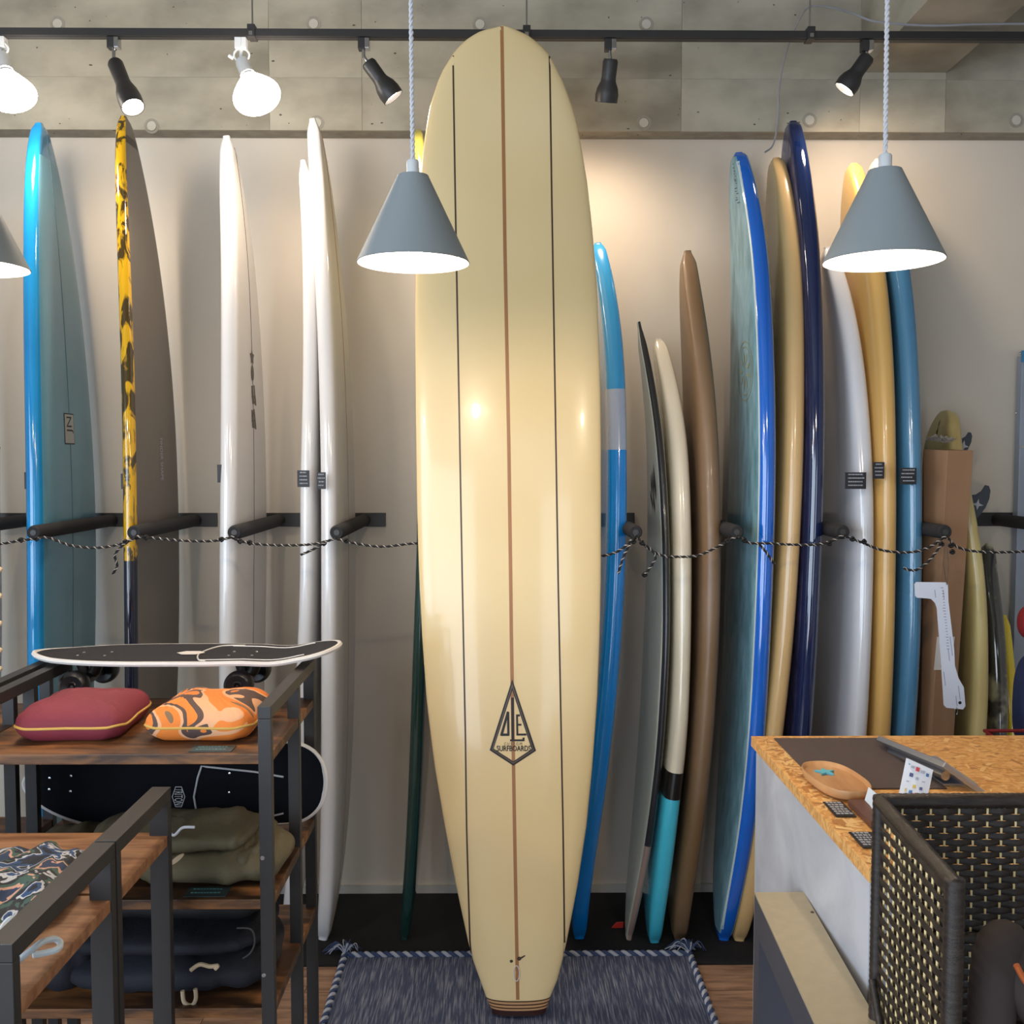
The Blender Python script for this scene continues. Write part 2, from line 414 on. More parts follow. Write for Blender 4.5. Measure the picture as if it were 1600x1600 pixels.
b3.decal('logo_oval', s_ - .006, v_, 1, ([(.019 * cos(i * pi / 10), .027 * sin(i * pi / 10)) for i in range(20)], [tuple(range(20))]), gk)
for q, py in (('logo_glyph', 617), ('logo_glyph', 655)):
    s_, v_ = b3.find(396, py, 1); g = MB(); 
    zz = [(-.03, .03, -.012, .03, .012, -.03, -.006, -.03), (0.0, .034, .014, .034, .034, -.034, .018, -.034), (-.026, -.002, .026, -.002, .026, -.010, -.026, -.010), (-.026, .014, -.016, .014, -.008, -.03, -.018, -.03)]
    vs = []; fs = []
    for a in zz: fs.append(tuple(range(len(vs), len(vs) + 4))); vs += [(a[i], a[i + 1]) for i in (0, 2, 4, 6)]
    b3.decal(q, s_, v_, 1, (vs, fs), gk)
b3.price_tag(343, 740, 7, 28, 3.16, 0)
# 4, 5 the white pair
b4 = Board('surfboard', 'narrow white surfboard, lower-topped one of the white pair with black tags', (470, 251), [(251, 469), (285, 468), (400, 472), (600, 472), (750, 467), (900, 468), (1000, 464), (1475, 440)], -1, .40, .048, mats=[mwh, mwf], matf=wf, group=LG, nose=(1.8, .72), y0=3.34)
b4.price_tag(474, 748, 19, 26, 3.135)
b5 = Board('surfboard', 'tall white surfboard with thin stringer, taller one of the white pair', (484, 186), [(186, 483), (210, 480), (350, 485), (450, 492), (600, 497), (750, 500), (1000, 500), (1200, 500), (1475, 497)], -1, .44, .056, mats=[mwh, mwf], matf=wf, group=LG, nose=(1.8, .72))
b5.strip('stringer', 0, .0012, 1, M_string)
b5.price_tag(502, 751, 14, 26, 3.115)
# 6 dark green behind the main board
b6 = Board('surfboard', 'dark green surfboard with olive nose half hidden behind the tall cream longboard', (650, 204), [(204, 649), (300, 650), (800, 651), (850, 650), (1000, 644), (1250, 636), (1380, 629), (1475, 625)], -1, .42, .046, mats=[gloss('green_gloss', rgb(30, 64, 58)), gloss('olive_gloss', rgb(150, 146, 70))], matf=lambda s, v, sd: 1 if s > .72 else 0, bands=(.72,), group=LG)

# right hand boards
mb = [gloss('sky_blue', rgb(60, 160, 226), .2), gloss('pale_band', rgb(170, 186, 214), .25), gloss('deep_blue', rgb(8, 144, 238), .2)]
r1 = Board('surfboard', 'bright blue surfboard with pale grey band, right beside the tall cream longboard', (936, 380), [(380, 939), (400, 950), (450, 965), (500, 972), (560, 978), (640, 981), (800, 982), (950, 977), (1100, 965), (1250, 947), (1350, 930), (1475, 912)], 1, .40, .062,
           mats=mb, matf=lambda s, v, sd: 2 if s < .702 else (1 if s < .786 else 0), bands=(.702, .786), group=RG, nose=(2.2, .62), y0=3.3)
# 2 white with black rail
mb = [mat('black_rail', rgb(40, 40, 44), .3, coat=.3), mat('weave_white', rgb(206, 208, 190), .35, coat=.3, bump=.4, bscale=260), mat('taupe_rail', rgb(150, 128, 118), .4), gloss('white_tail', rgb(206, 214, 228), .25)]
r2 = Board('surfboard', 'short white pointed surfboard with black rail and black leaf logo', (1001, 503), [(503, 1001), (550, 1016), (620, 1029), (700, 1040), (850, 1048), (1000, 1048), (1150, 1040), (1230, 1032), (1325, 1019), (1400, 1004), (1475, 985)], 1, .44, .030,
           mats=mb, matf=lambda s, v, sd: (0 if s > .175 else 2) if abs(v) > .93 else 1, bands=(.175,), group=RG, nose=(1.35, .85), tail=(2.0, .7), y0=3.29)
s_, v_ = r2.find(1021, 762, -1); M_logo = mat('logo_black', rgb(24, 24, 24), .5)
vs, fs = [], []
for i, (a, c, l, w) in enumerate(((.02, .02, .13, .022), (-.004, .015, .10, .02), (-.03, .01, .08, .02), (.0, -.05, .07, .018), (-.025, -.05, .05, .016), (-.045, -.03, .045, .016))):
    fs.append(tuple(range(len(vs), len(vs) + 4))); vs += [(a, c + l / 2), (a + w, c - l * .1), (a + w * .7, c - l / 2), (a - w * .3, c)]
r2.decal('leaf_logo', s_, v_, -1, ([(-x * 1.4, y) for x, y in vs], fs), M_logo)
k = MB(); c = P(966, 1446, 3.36); k.poly([c + Vector((x, 0, z)) for x, z in ((-.024, -.010), (.016, -.012), (.018, .012), (-.006, .010))], (0, .005, 0)); k.build('fin', gloss('red_fin', rgb(196, 52, 44)), r2.root, bevel=.001, loc=c)
# 3 cream / black / teal
mb = [gloss('cream_gloss', rgb(224, 214, 192), .18), gloss('black_band', rgb(16, 16, 18), .3), gloss('turquoise', rgb(72, 196, 224), .2)]
r3 = Board('surfboard', 'cream surfboard with black band and turquoise tail', (1030, 529), [(529, 1034), (560, 1050), (620, 1066), (700, 1078), (850, 1083), (1000, 1082), (1150, 1077), (1220, 1068), (1300, 1059), (1380, 1049), (1440, 1037), (1475, 1030)], 1, .42, .056,
           mats=mb, matf=lambda s, v, sd: 2 if s < .262 else (1 if s < .305 else 0), bands=(.262, .305), group=RG, nose=(2.0, .7), y0=3.27)
# 4 brown
r4 = Board('surfboard', 'matte brown pointed surfboard standing left of the teal-faced one', (1077, 392), [(392, 1080), (410, 1086), (450, 1097), (550, 1113), (620, 1120), (700, 1126), (850, 1129), (1000, 1126), (1150, 1117), (1270, 1105), (1390, 1086), (1475, 1069)], 1, .44, .062,
           mats=[mat('brown_matte', rgb(116, 90, 60), .42, coat=.1, col2=rgb(126, 102, 80), scale=3)], group=RG, nose=(1.7, .72), y0=3.29)
# 5 teal face, royal blue rail
mb = [gloss('royal_blue', rgb(24, 102, 206), .1, 1), mat('teal_cloth', rgb(132, 174, 190), .35, coat=.25, col2=rgb(100, 142, 154), scale=30, stretch=(1, 1, .35), bump=.4, bscale=120, detail=6), gloss('pinline_white', rgb(200, 214, 214), .3)]
r5 = Board('surfboard', 'round-nosed longboard with teal cloth face and royal blue rail', (1156, 239), [(239, 1160), (255, 1170), (290, 1184), (330, 1194), (370, 1200), (450, 1207), (550, 1212), (700, 1215), (850, 1212), (1000, 1206), (1150, 1198), (1300, 1182), (1400, 1162), (1475, 1138)], 1, .46, .064,
           mats=mb, matf=lambda s, v, sd: 0 if (abs(v) > .945 or s > .992 or s < .012) else 1, group=RG, nose=(2.3, .55), tail=(2.3, .6), y0=3.285, y1=3.40)
for vv in (-.93, .93): r5.strip('pinline', vv, .0022, -1, mb[2], .02, .985)
s_, v_ = r5.find(1164, 580, -1)
rg = lambda R, w, a0, a1, n=26: ([(R * cos(a0 + (a1 - a0) * i / n), R * sin(a0 + (a1 - a0) * i / n)) for i in range(n + 1)] + [((R - w) * cos(a0 + (a1 - a0) * i / n), (R - w) * sin(a0 + (a1 - a0) * i / n)) for i in range(n + 1)], [(i, i + 1, n + 2 + i, n + 1 + i) for i in range(n)])
M_emb = mat('emblem_gold', rgb(150, 156, 120), .5)
r5.decal('emblem_ring', s_, v_, -1, rg(.10, .004, 0, 2 * pi), M_emb); r5.decal('emblem_ring', s_, v_, -1, rg(.082, .003, 0, 2 * pi), M_emb)
fl_v, fl_f = [], []
for i in range(9):
    a = 2 * pi * i / 9; fl_f.append(tuple(range(len(fl_v), len(fl_v) + 4))); fl_v += [(.02 * cos(a), .02 * sin(a)), (.045 * cos(a + .22), .045 * sin(a + .22)), (.07 * cos(a), .07 * sin(a)), (.045 * cos(a - .12), .045 * sin(a - .12))]
r5.decal('emblem_petals', s_, v_, -1, (fl_v, fl_f), M_emb)
s_, v_ = r5.find(1149, 285, -1); M_scr = mat('script_dark', rgb(50, 74, 90), .5)
pr = random.Random(2); vs, fs = [], []; c = -.075
while c < .075:
    h = pr.uniform(.006, .014); w = pr.uniform(.008, .024); x = pr.uniform(-.01, .01); fs.append(tuple(range(len(vs), len(vs) + 4))); vs += [(x - w / 2, c), (x + w / 2, c + .004), (x + w / 2, c + .007), (x - w / 2, c + .003)]; c += h
r5.decal('signature', s_, v_, -1, (vs, fs), M_scr)
# 6 tan
r6 = Board('surfboard', 'tan surfboard standing between the blue-railed one and the tall navy one', (1214, 247), [(247, 1219), (262, 1229), (280, 1238), (350, 1250), (430, 1256), (500, 1259), (700, 1258), (850, 1252), (1000, 1242), (1150, 1225), (1300, 1205), (1400, 1188), (1475, 1162)], 1, .44, .062,
           mats=[gloss('tan_gloss', rgb(212, 176, 122), .25, .4)], group=RG, nose=(2.3, .58), y0=3.28)
# 7 navy
mb = [gloss('navy_gloss', rgb(18, 34, 76), .08, 1), mat('navy_cloth', rgb(72, 74, 112), .3, coat=.5, col2=rgb(28, 32, 66), scale=22, stretch=(1, 1, .4), bump=.5, bscale=60)]
r7 = Board('surfboard', 'tallest navy blue glossy longboard of the right rack', (1241, 190), [(190, 1245), (205, 1253), (225, 1261), (300, 1274), (400, 1285), (550, 1290), (700, 1291), (850, 1286), (1000, 1279), (1150, 1270), (1475, 1235)], 1, .46, .062,
           mats=mb, matf=lambda s, v, sd: 0 if abs(v) > .88 else 1, group=RG, nose=(2.2, .58))
# 8 white
r8 = Board('surfboard', 'glossy white surfboard with black tag under the right pendant lamp', (1294, 386), [(386, 1300), (410, 1315), (450, 1330), (480, 1338), (560, 1352), (650, 1361), (750, 1366), (850, 1367), (1000, 1363), (1150, 1356), (1475, 1325)], 1, .46, .064,
           mats=[gloss('white_gloss_cool', rgb(216, 218, 224), .16)], group=RG, nose=(2.0, .7))
r8.price_tag(1337, 751, 33, 26, 3.115)
# 9 tan yellow
r9 = Board('surfboard', 'honey yellow surfboard rising just left of the right pendant lamp', (1333, 256), [(256, 1340), (275, 1352), (330, 1368), (400, 1384), (500, 1394), (600, 1400), (800, 1402), (1000, 1399), (1150, 1393), (1475, 1370)], 1, .44, .062,
           mats=[gloss('honey_gloss', rgb(216, 172, 100), .28, .35)], group=RG, nose=(2.3, .58))
r9.price_tag(1373, 735, 18, 26, 3.12)
# 10 steel blue
mb = [gloss('steel_blue', rgb(74, 128, 164), .2, .8, bump=.15, bscale=90), gloss('pale_nose', rgb(178, 192, 190), .2)]
r10 = Board('surfboard', 'steel blue surfboard with pale nose behind the right pendant lamp', (1374, 249), [(249, 1378), (265, 1388), (300, 1398), (420, 1426), (500, 1434), (650, 1440), (800, 1442), (1000, 1440), (1150, 1431), (1475, 1405)], 1, .44, .060,
            mats=mb, matf=lambda s, v, sd: 1 if s > .95 else 0, bands=(.95,), group=RG, nose=(2.3, .55))
r10.price_tag(1419, 744, 26, 26, 3.12)
# 11 tan with fins at the top (tail up)
mb = [mat('aged_cream', rgb(208, 190, 128), .3, coat=.4, col2=rgb(146, 104, 56), scale=2.2, ramp=(.48, .72), stretch=(1, 1.5, .6))]
r11 = Board('surfboard', 'aged cream surfboard standing tail up with two dark fins behind the cardboard box', (1476, 642), [(642, 1490), (660, 1494), (700, 1503), (760, 1516), (850, 1534), (950, 1544), (1100, 1545), (1200, 1537), (1475, 1500)], 1, .38, .054, mats=mb, group=RG, nose=(2.4, .40), y0=3.40, y1=3.44, tail=(2.2, .6))
M_fin = mat('fin_slate', rgb(44, 52, 64), .4, coat=.3)
def fin(b, s0, v0, hgt, base, sw):
    k = MB(); out = []
    prof = [(0, 0), (.25, .10), (.5, .28), (.75, .50), (.92, .74), (1.0, .98), (.97, 1.12), (.86, 1.16), (.7, 1.0), (.5, .92), (.25, .93), (0, 1.0)]
    H = b.z1 - b.z0; p0 = b.S(s0, v0, 1); T = (b.S(s0 + .02, v0, 1) - b.S(s0 - .02, v0, 1)).normalized(); N = Vector((1, 0, -T.x)).normalized()
    ring = [p0 + N * (h * hgt - .004) + T * (q * base) for h, q in prof]
    k.poly([p + Vector((0, -.003, 0)) for p in ring], (0, .006, 0)); f = k.build('fin', M_fin, b.root, bevel=.001, loc=p0)
    c = p0 + N * hgt * .45 + T * base * .62; k = MB()
    st = [(c + N * (.02 * cos(a) * r) + T * (.02 * sin(a) * r) + Vector((0, -.0045, 0))) for a, r in ((2 * pi * i / 8 + .5, 1 if i % 2 else .35) for i in range(8))]
    k.poly(st, (0, .001, 0)); k.build('fin_logo', M_ink, f, loc=c)
fin(r11, .90, -.25, .07, .085, 0); fin(r11, .775, -.35, .10, .115, 0)
k = MB(); s_, v_ = r11.find(1467, 668, -1)
r11.decal('brush_mark', s_, v_, -1, ([(x_ * .22, y_ * .55) for x_, y_ in ((0, .05), (.02, .02), (.008, 0), (.03, -.03), (.01, -.055), (-.012, -.03), (-.004, 0), (-.016, .03))], [tuple(range(8))]), M_logo)
# 12, 13 boards further right
r12 = Board('surfboard', 'grey and cream marbled surfboard right of the aged cream one', (1548, 850), [(850, 1552), (900, 1560), (950, 1568), (1000, 1573), (1100, 1576), (1250, 1574), (1475, 1540)], 1, .34, .058,
            mats=[mat('marble_resin', rgb(60, 62, 62), .12, coat=1, col2=rgb(168, 164, 140), scale=8, ramp=(.5, .6), detail=3)], group=RG, nose=(1.8, .7), y0=3.43, y1=3.46)
r13 = Board('surfboard', 'bright yellow surfboard, rightmost of the boards', (1570, 960), [(960, 1573), (1000, 1583), (1100, 1592), (1200, 1594), (1300, 1588), (1475, 1565)], 1, .32, .05,
            mats=[gloss('yellow_gloss', rgb(226, 200, 34), .18, .8, bump=.3, bscale=40)], group=RG, nose=(1.8, .7), y0=3.45, y1=3.47)

# ---------------------------------------------------------------- the main longboard
cream = mat('aged_cream_foam', rgb(248, 222, 170), .26, coat=.45, col2=rgb(242, 213, 156), scale=1.6, detail=2, bump=.03, bscale=9)
ML = [(40, 784), (42, 772), (46, 750), (55, 733), (66, 719), (80, 707), (112, 687), (160, 671), (212, 662), (262, 655), (330, 650), (400, 648), (500, 647), (650, 648), (800, 650), (900, 653), (1000, 658), (1100, 665), (1200, 677), (1300, 694), (1400, 713), (1500, 735), (1565, 759), (1573, 763), (1588, 770)]
MR = [(40, 786), (42, 800), (46, 812), (52, 826), (66, 845), (82, 860), (125, 882), (175, 900), (225, 910), (287, 920), (362, 928), (450, 935), (600, 940), (700, 941), (900, 941), (1000, 939), (1100, 935), (1200, 928), (1300, 918), (1400, 903), (1500, 883), (1540, 872), (1565, 861), (1573, 858), (1588, 852)]
def mz(py):
    p1 = P(790, py, 1.0); kk = p1.z - 1.6
    return (1.6 + 2.802 * kk) / (1 - .101 * kk)
def mD(py): return 2.802 + .101 * mz(py)
NM = Vector((0, -1, -.101)).normalized()
ys = [40, 40.6, 41.5, 43, 45, 48, 52, 57, 63, 70, 80, 92, 106, 122, 140, 162, 190] + list(range(220, 1560, 30)) + [1556, 1561, 1565, 1569, 1573, 1576, 1578.5, 1581, 1584, 1588]
# smooth outlines by spline-like averaging in metres
def mS(py, v, off=0, front=True):
    D = mD(py); l = interp(ML, py); r = interp(MR, py)
    a = P(l, py, D); b = P(r, py, D); c = (a + b) / 2; hw = (b.x - a.x) / 2
    u = (py - 40) / 1546; e = max(0, 1 - abs(2 * u - 1) ** 8); th = .074 * (.45 + .55 * e ** .6) * min(1, (hw * 2 / .16) ** .5)
    h = sqrt(max(0, 1 - abs(v) ** 3.4)) * (1 - .18 * v * v) * th / 2
    return Vector((c.x + hw * v, D, c.z)) + NM * (((h + off) if front else -h) - th / 2)
base = Vector((XA(811, 2.83, 0), 2.83, FZ + .012))
main = thing('longboard', 'very tall cream vintage longboard standing in the middle on the blue rug', 'surfboard', base)
nv = 32; vv = [sin(pi * (i / nv - .5)) for i in range(nv + 1)]; ring = [(v, True) for v in vv] + [(v, False) for v in vv[-2:0:-1]]; R = len(ring)
k = MB(); k.v = [tuple(mS(py, v, 0, fr)) for py in ys for v, fr in ring]
k.f = [(i * R + q, i * R + (q + 1) % R, (i + 1) * R + (q + 1) % R, (i + 1) * R + q) for i in range(len(ys) - 1) for q in range(R)] + [tuple(range(R))[::-1], tuple((len(ys) - 1) * R + q for q in range(R))]
M_block = mat('tail_block', rgb(56, 26, 22), .3, coat=.4)
k.m = [1 if ys[i] >= 1578.5 else 0 for i in range(len(ys) - 1) for q in range(R)] + [0, 1]
k.build('hull', [cream, M_block], main, smooth=True, loc=base, angle=70)
def mstrip(name, line, hw, m, off=.0007):
    "inlaid wooden line following a pixel trace down the deck"
    k = MB(); vs = []; pys = [line[0][0] + (line[-1][0] - line[0][0]) * i / 70 for i in range(71)]
    for py in pys:
        l, r = interp(ML, py), interp(MR, py); v = (interp(line, py) - (l + r) / 2) / ((r - l) / 2); d = hw / ((r - l) / 2)
        v = max(-.99, min(.99, v))
        vs += [mS(py, max(-1, v - d), off), mS(py, min(1, v + d), off), mS(py, min(1, v + d), -.002), mS(py, max(-1, v - d), -.002)]
    k.add(vs, [(4 * i + q, 4 * i + (q + 1) % 4, 4 * i + 4 + (q + 1) % 4, 4 * i + 4 + q) for i in range(70) for q in range(4)])
    return k.build(name, m, main, loc=base)
mstrip('stringer', [(41, 784), (400, 789), (700, 795), (1000, 799), (1300, 804), (1562, 809)], 2.7, mat('stringer_tan', rgb(176, 122, 78), .35, coat=.3))
mstrip('glue_line', [(84, 707.5), (300, 711), (600, 716.5), (900, 722), (1150, 727), (1300, 729), (1498, 734.5)], 1.3, M_dark)
mstrip('glue_line', [(84, 859), (300, 862), (600, 867), (900, 872), (1150, 877), (1300, 880), (1498, 883)], 1.3, M_dark)
for py in (1565, 1570.4, 1575.6):
    k = MB(); vs = []
    for dy in (-.9, .9):
        for v in vv: vs.append(mS(py + dy, v, .0009))
    n = len(vv); k.add(vs, [(i, i + 1, n + i + 1, n + i) for i in range(n - 1)]); k.build('tail_pinstripe', mat('tail_dark', rgb(58, 30, 20), .3), main, loc=base)
for py in (1567.7, 1573, 1577.6):
    k = MB(); vs = []
    for dy in (-1.8, 1.8):
        for v in vv: vs.append(mS(py + dy, v, .0006))
    n = len(vv); k.add(vs, [(i, i + 1, n + i + 1, n + i) for i in range(n - 1)]); k.build('tail_laminate', mat('tail_tan', rgb(206, 158, 112), .3), main, loc=base)
def mdecal(name, polys, m, off=.0014, parent=main):
    k = MB()
    for pl in polys:
        vs = []
        for px, py in pl:
            l, r = interp(ML, py), interp(MR, py); vs.append(mS(py, (px - (l + r) / 2) / ((r - l) / 2), off))
        k.add(vs, [tuple(range(len(vs)))])
    return k.build(name, m, parent, loc=base)
M_mk = mat('emblem_black', rgb(30, 20, 18), .35)
def L10(pts): return [(740 + x / 10, 1050 + y / 10) for x, y in pts]
o_, i_ = L10([(602, 110), (975, 1230), (620, 1462), (250, 1220)]), L10([(604, 285), (905, 1205), (620, 1392), (312, 1195)])
mdecal('emblem_frame', [[o_[q], o_[(q + 1) % 4], i_[(q + 1) % 4], i_[q]] for q in range(4)], M_mk)
o2, i2 = L10([(602, 175), (940, 1222), (620, 1428), (284, 1212)]), L10([(603, 235), (925, 1214), (620, 1410), (298, 1204)])
mdecal('emblem_inner_line', [[o2[q], o2[(q + 1) % 4], i2[(q + 1) % 4], i2[q]] for q in range(4)], mat('emblem_brown', rgb(104, 84, 74), .35), .0019)
bars = [[(585, 398), (628, 398), (632, 1082), (590, 1082)], [(568, 1050), (795, 1050), (795, 1080), (568, 1080)], [(762, 1025), (795, 1020), (795, 1080), (765, 1080)],
        [(662, 662), (692, 662), (698, 990), (668, 990)], [(662, 660), (722, 660), (722, 692), (662, 692)], [(680, 808), (745, 808), (745, 836), (680, 836)], [(680, 960), (822, 960), (825, 990), (680, 990)],
        [(520, 612), (556, 622), (455, 985), (412, 985)], [(520, 612), (556, 622), (560, 985), (525, 985)], [(420, 958), (556, 958), (556, 996), (420, 996)]]
mdecal('emblem_lettering', [L10(b) for b in bars], M_mk)
def mtext(name, txt, cx, cy, w, h):
    vs, fs = text_geo(txt, 1); x0, x1 = min(v[0] for v in vs), max(v[0] for v in vs); y0, y1 = min(v[1] for v in vs), max(v[1] for v in vs)
    q = [(cx + ((x - x0) / (x1 - x0) - .5) * w, cy - ((y - y0) / (y1 - y0) - .5) * h) for x, y in vs]
    mdecal(name, [[q[i] for i in f] for f in fs], M_mk)
mtext('emblem_small_lettering', 'C U S T O M', 801.5, 1162, 28, 4.4)
mtext('emblem_word', 'SURFBOARDS', 802.5, 1169, 53, 8.5)
mtext('emblem_word_bold', 'SURFBOARDS', 803, 1169.4, 53, 8.2)
# leash loop and plug
k = MB(); c = lambda px, py, o: mS(py, (px - (interp(ML, py) + interp(MR, py)) / 2) / ((interp(MR, py) - interp(ML, py)) / 2), o)
k.tube([c(807 + 4.4 * sin(t), 1519 - 11 * cos(t) * (1 if cos(t) > 0 else 1), .003 + .003 * (1 - cos(t))) for t in [2 * pi * i / 24 for i in range(24)]], .0013, 6, closed=True)
k.build('leash_loop', M_whitet, main, smooth=True, loc=base)
mdecal('leash_plug', [[(811 + 3.4 * cos(i * pi / 6), 1497.5 + 3.2 * sin(i * pi / 6)) for i in range(12)], [(799 + 2.6 * cos(i * pi / 6), 1501.5 + 2.4 * sin(i * pi / 6)) for i in range(12)], [(812, 1496), (820, 1492), (821, 1493.5), (813, 1499)]], M_dark)
k = MB()
pr = random.Random(11)

# ---------------------------------------------------------------- wall pegs and cord
PG = 'padded wall pegs holding the surfboards'
names = {-105: 'padded black wall peg at the far left edge', 52: 'padded black wall peg beside the bright blue surfboard', 209: 'padded black wall peg beside the yellow-railed surfboard', 366: 'padded black wall peg beside the single white surfboard',
         526: 'padded black wall peg beside the pair of white surfboards', 993: 'padded black wall peg between the banded blue and the black-railed board', 1151: 'padded black wall peg in front of the teal-faced longboard',
         1317: 'padded black wall peg between the navy and the white surfboard', 1477: 'padded black wall peg in front of the cardboard box', 1712: 'padded black wall peg at the far right under the fins'}
D_E = 3.03; PZ = 1.372
for px, lab in names.items():
    X = XA(px, D_E, PZ); t = thing('wall_peg', lab, 'peg', (X, WY, PZ), PG)
    boxo('mounting_plate', (X - .108 - .03, WY - .012, PZ - .024), (X + .108 - .03, WY - .0005, PZ + .026), M_black, t, bevel=.002)
    k = MB(); k.tube([(X, WY - .01, PZ), (X, D_E + .01, PZ), (X, D_E + .004, PZ), (X, D_E, PZ)], [.0225, .0225, .0215, .018], 20); k.build('foam_sleeve', M_foam, t, smooth=True, loc=(X, D_E, PZ))
    k = MB(); k.lathe([(.0001, 0), (.009, 0), (.0095, .002)], 14, Matrix.Translation((X, D_E - .002, PZ)) @ Matrix.Rotation(-pi / 2, 4, 'X')); k.build('end_cap', M_black, t, loc=(X, D_E, PZ))
M_cordb = mat('cord_black', rgb(24, 22, 24), .7); M_cordw = mat('cord_white', rgb(196, 184, 172), .7)
def cord(label, pts, dep, tails=(), knots=()):
    pts3 = catmull([P(x, y, dep) for x, y in pts], 10); base = pts3[0]
    t = thing('cord', label, 'cord', base, 'black and white cords strung between the pegs')
    def strand(nm, path, kk=1):
        k = MB(); k.tube(helix(path, .0016, .022, 0), .0027, 6); k.tube(helix(path, .0016, .022, pi * .9), .0027, 6)
        o = k.build(nm, M_cordb, t, smooth=True, loc=base); k = MB(); k.tube(helix(path, .0031, .022, pi * .45), .0014, 5); k.build('fleck_yarn', M_cordw, o, smooth=True, loc=base)
    strand('rope', pts3)
    for tl in tails: strand('loose_end', catmull([P(x, y, dep - .006) for x, y in tl], 8))
    for x, y in knots:
        c = P(x, y, dep - .003); k = MB()
        k.tube([c + Vector((.0045 * cos(a) * (1 + .3 * cos(2 * a)), .003 * sin(2 * a), .0055 * sin(a))) for a in [2 * pi * i / 14 for i in range(14)]], .0034, 6, closed=True)
        k.tube([c + Vector((.003 * cos(a), .004 * cos(2 * a), .004 * sin(a))) for a in [2 * pi * i / 10 + 1 for i in range(10)]], .003, 6, closed=True); k.build('knot', M_cordb, t, smooth=True, loc=c)
DC = 3.02
cord('speckled cord at the far left running to the peg by the blue board', [(-104, 842), (-60, 856), (0, 850), (30, 845), (52, 842)], DC, knots=((33, 844),))
cord('speckled cord sagging across the blue surfboard between the first two pegs', [(52, 842), (75, 840), (110, 852), (150, 856), (185, 851), (209, 842)], DC, tails=([(196, 848), (180, 866), (183, 884), (176, 897)],), knots=((57, 842), (196, 847)))
cord('speckled cord across the grey face of the yellow-railed board', [(209, 838), (235, 840), (290, 845), (335, 845), (366, 838)], DC, knots=((228, 840), (346, 843)))
cord('speckled cord across the pair of white surfboards', [(366, 842), (392, 849), (440, 852), (490, 850), (526, 841)], DC, tails=([(508, 847), (490, 858), (470, 867)],), knots=((375, 846), (390, 848), (506, 849)))
cord('speckled cord running behind the tall cream longboard from the white pair', [(526, 842), (560, 850), (600, 854), (650, 849), (700, 852), (830, 870), (900, 872), (960, 864), (993, 838)], 3.02, tails=([(985, 850), (975, 868), (966, 896)],), knots=((541, 845), (990, 846)))
cord('speckled cord across the black-railed, cream and brown boards', [(997, 840), (1012, 856), (1035, 868), (1060, 870), (1090, 868), (1120, 855), (1151, 838)], DC, tails=([(1010, 852), (1024, 868), (1018, 884), (1007, 897)],), knots=((1003, 848), (1136, 846), (1007, 898)))
cord('speckled cord across the royal blue and tan rails', [(1155, 838), (1170, 848), (1200, 849), (1240, 851), (1275, 851), (1300, 845), (1317, 836)], DC, tails=([(1186, 850), (1198, 864), (1210, 882)],), knots=((1163, 844), (1296, 849)))
cord('speckled cord across the white and honey yellow boards', [(1321, 838), (1345, 847), (1380, 860), (1420, 863), (1450, 856), (1477, 838)], DC, tails=([(1470, 852), (1450, 878), (1430, 891), (1412, 888)],), knots=((1332, 842), (1350, 846), (1471, 850)))
cord('speckled cord running right from the box peg past the aged cream board', [(1481, 840), (1495, 854), (1520, 861), (1560, 863), (1610, 861), (1660, 856), (1712, 842)], DC, knots=((1486, 852), (1488, 862)))

# ---------------------------------------------------------------- track and spot lamps
TD = 3.19; TZ0 = P(800, 57.5, TD).z; TZ1 = P(800, 46, TD).z
trk = thing('light_track', 'long black ceiling light track hanging on thin rods in front of the concrete', 'track', (0, TD, TZ0))
k = MB(); k.box((-2.2, TD, TZ0), (2.2, TD + .034, TZ1)); k.box((-2.2, TD + .008, TZ0 - .0015), (2.2, TD + .026, TZ0)); k.build('rail', M_black, trk, loc=(0, TD, TZ0))
for px in (392, 823, 1268):
    X = XA(px, TD, 3)
    boxo('clip', (X - .012, TD - .006, TZ0 - .004), (X + .012, TD + .038, TZ1 + .012), M_black, trk, bevel=.002)
    boxo('clip_screw', (X - .006, TD - .009, TZ0), (X + .006, TD - .006, TZ0 + .012), M_chrome, trk)
    k = MB(); k.tube([(X, TD + .017, TZ1 + .01), (X, TD + .017, 3.4)], .0028, 8); k.build('rod', M_chrome, trk, smooth=True, loc=(X, TD + .017, TZ1))
def aim(a, b):
    return Matrix.Translation(a) @ (Vector(b) - Vector(a)).to_track_quat('Z', 'Y').to_matrix().to_4x4()
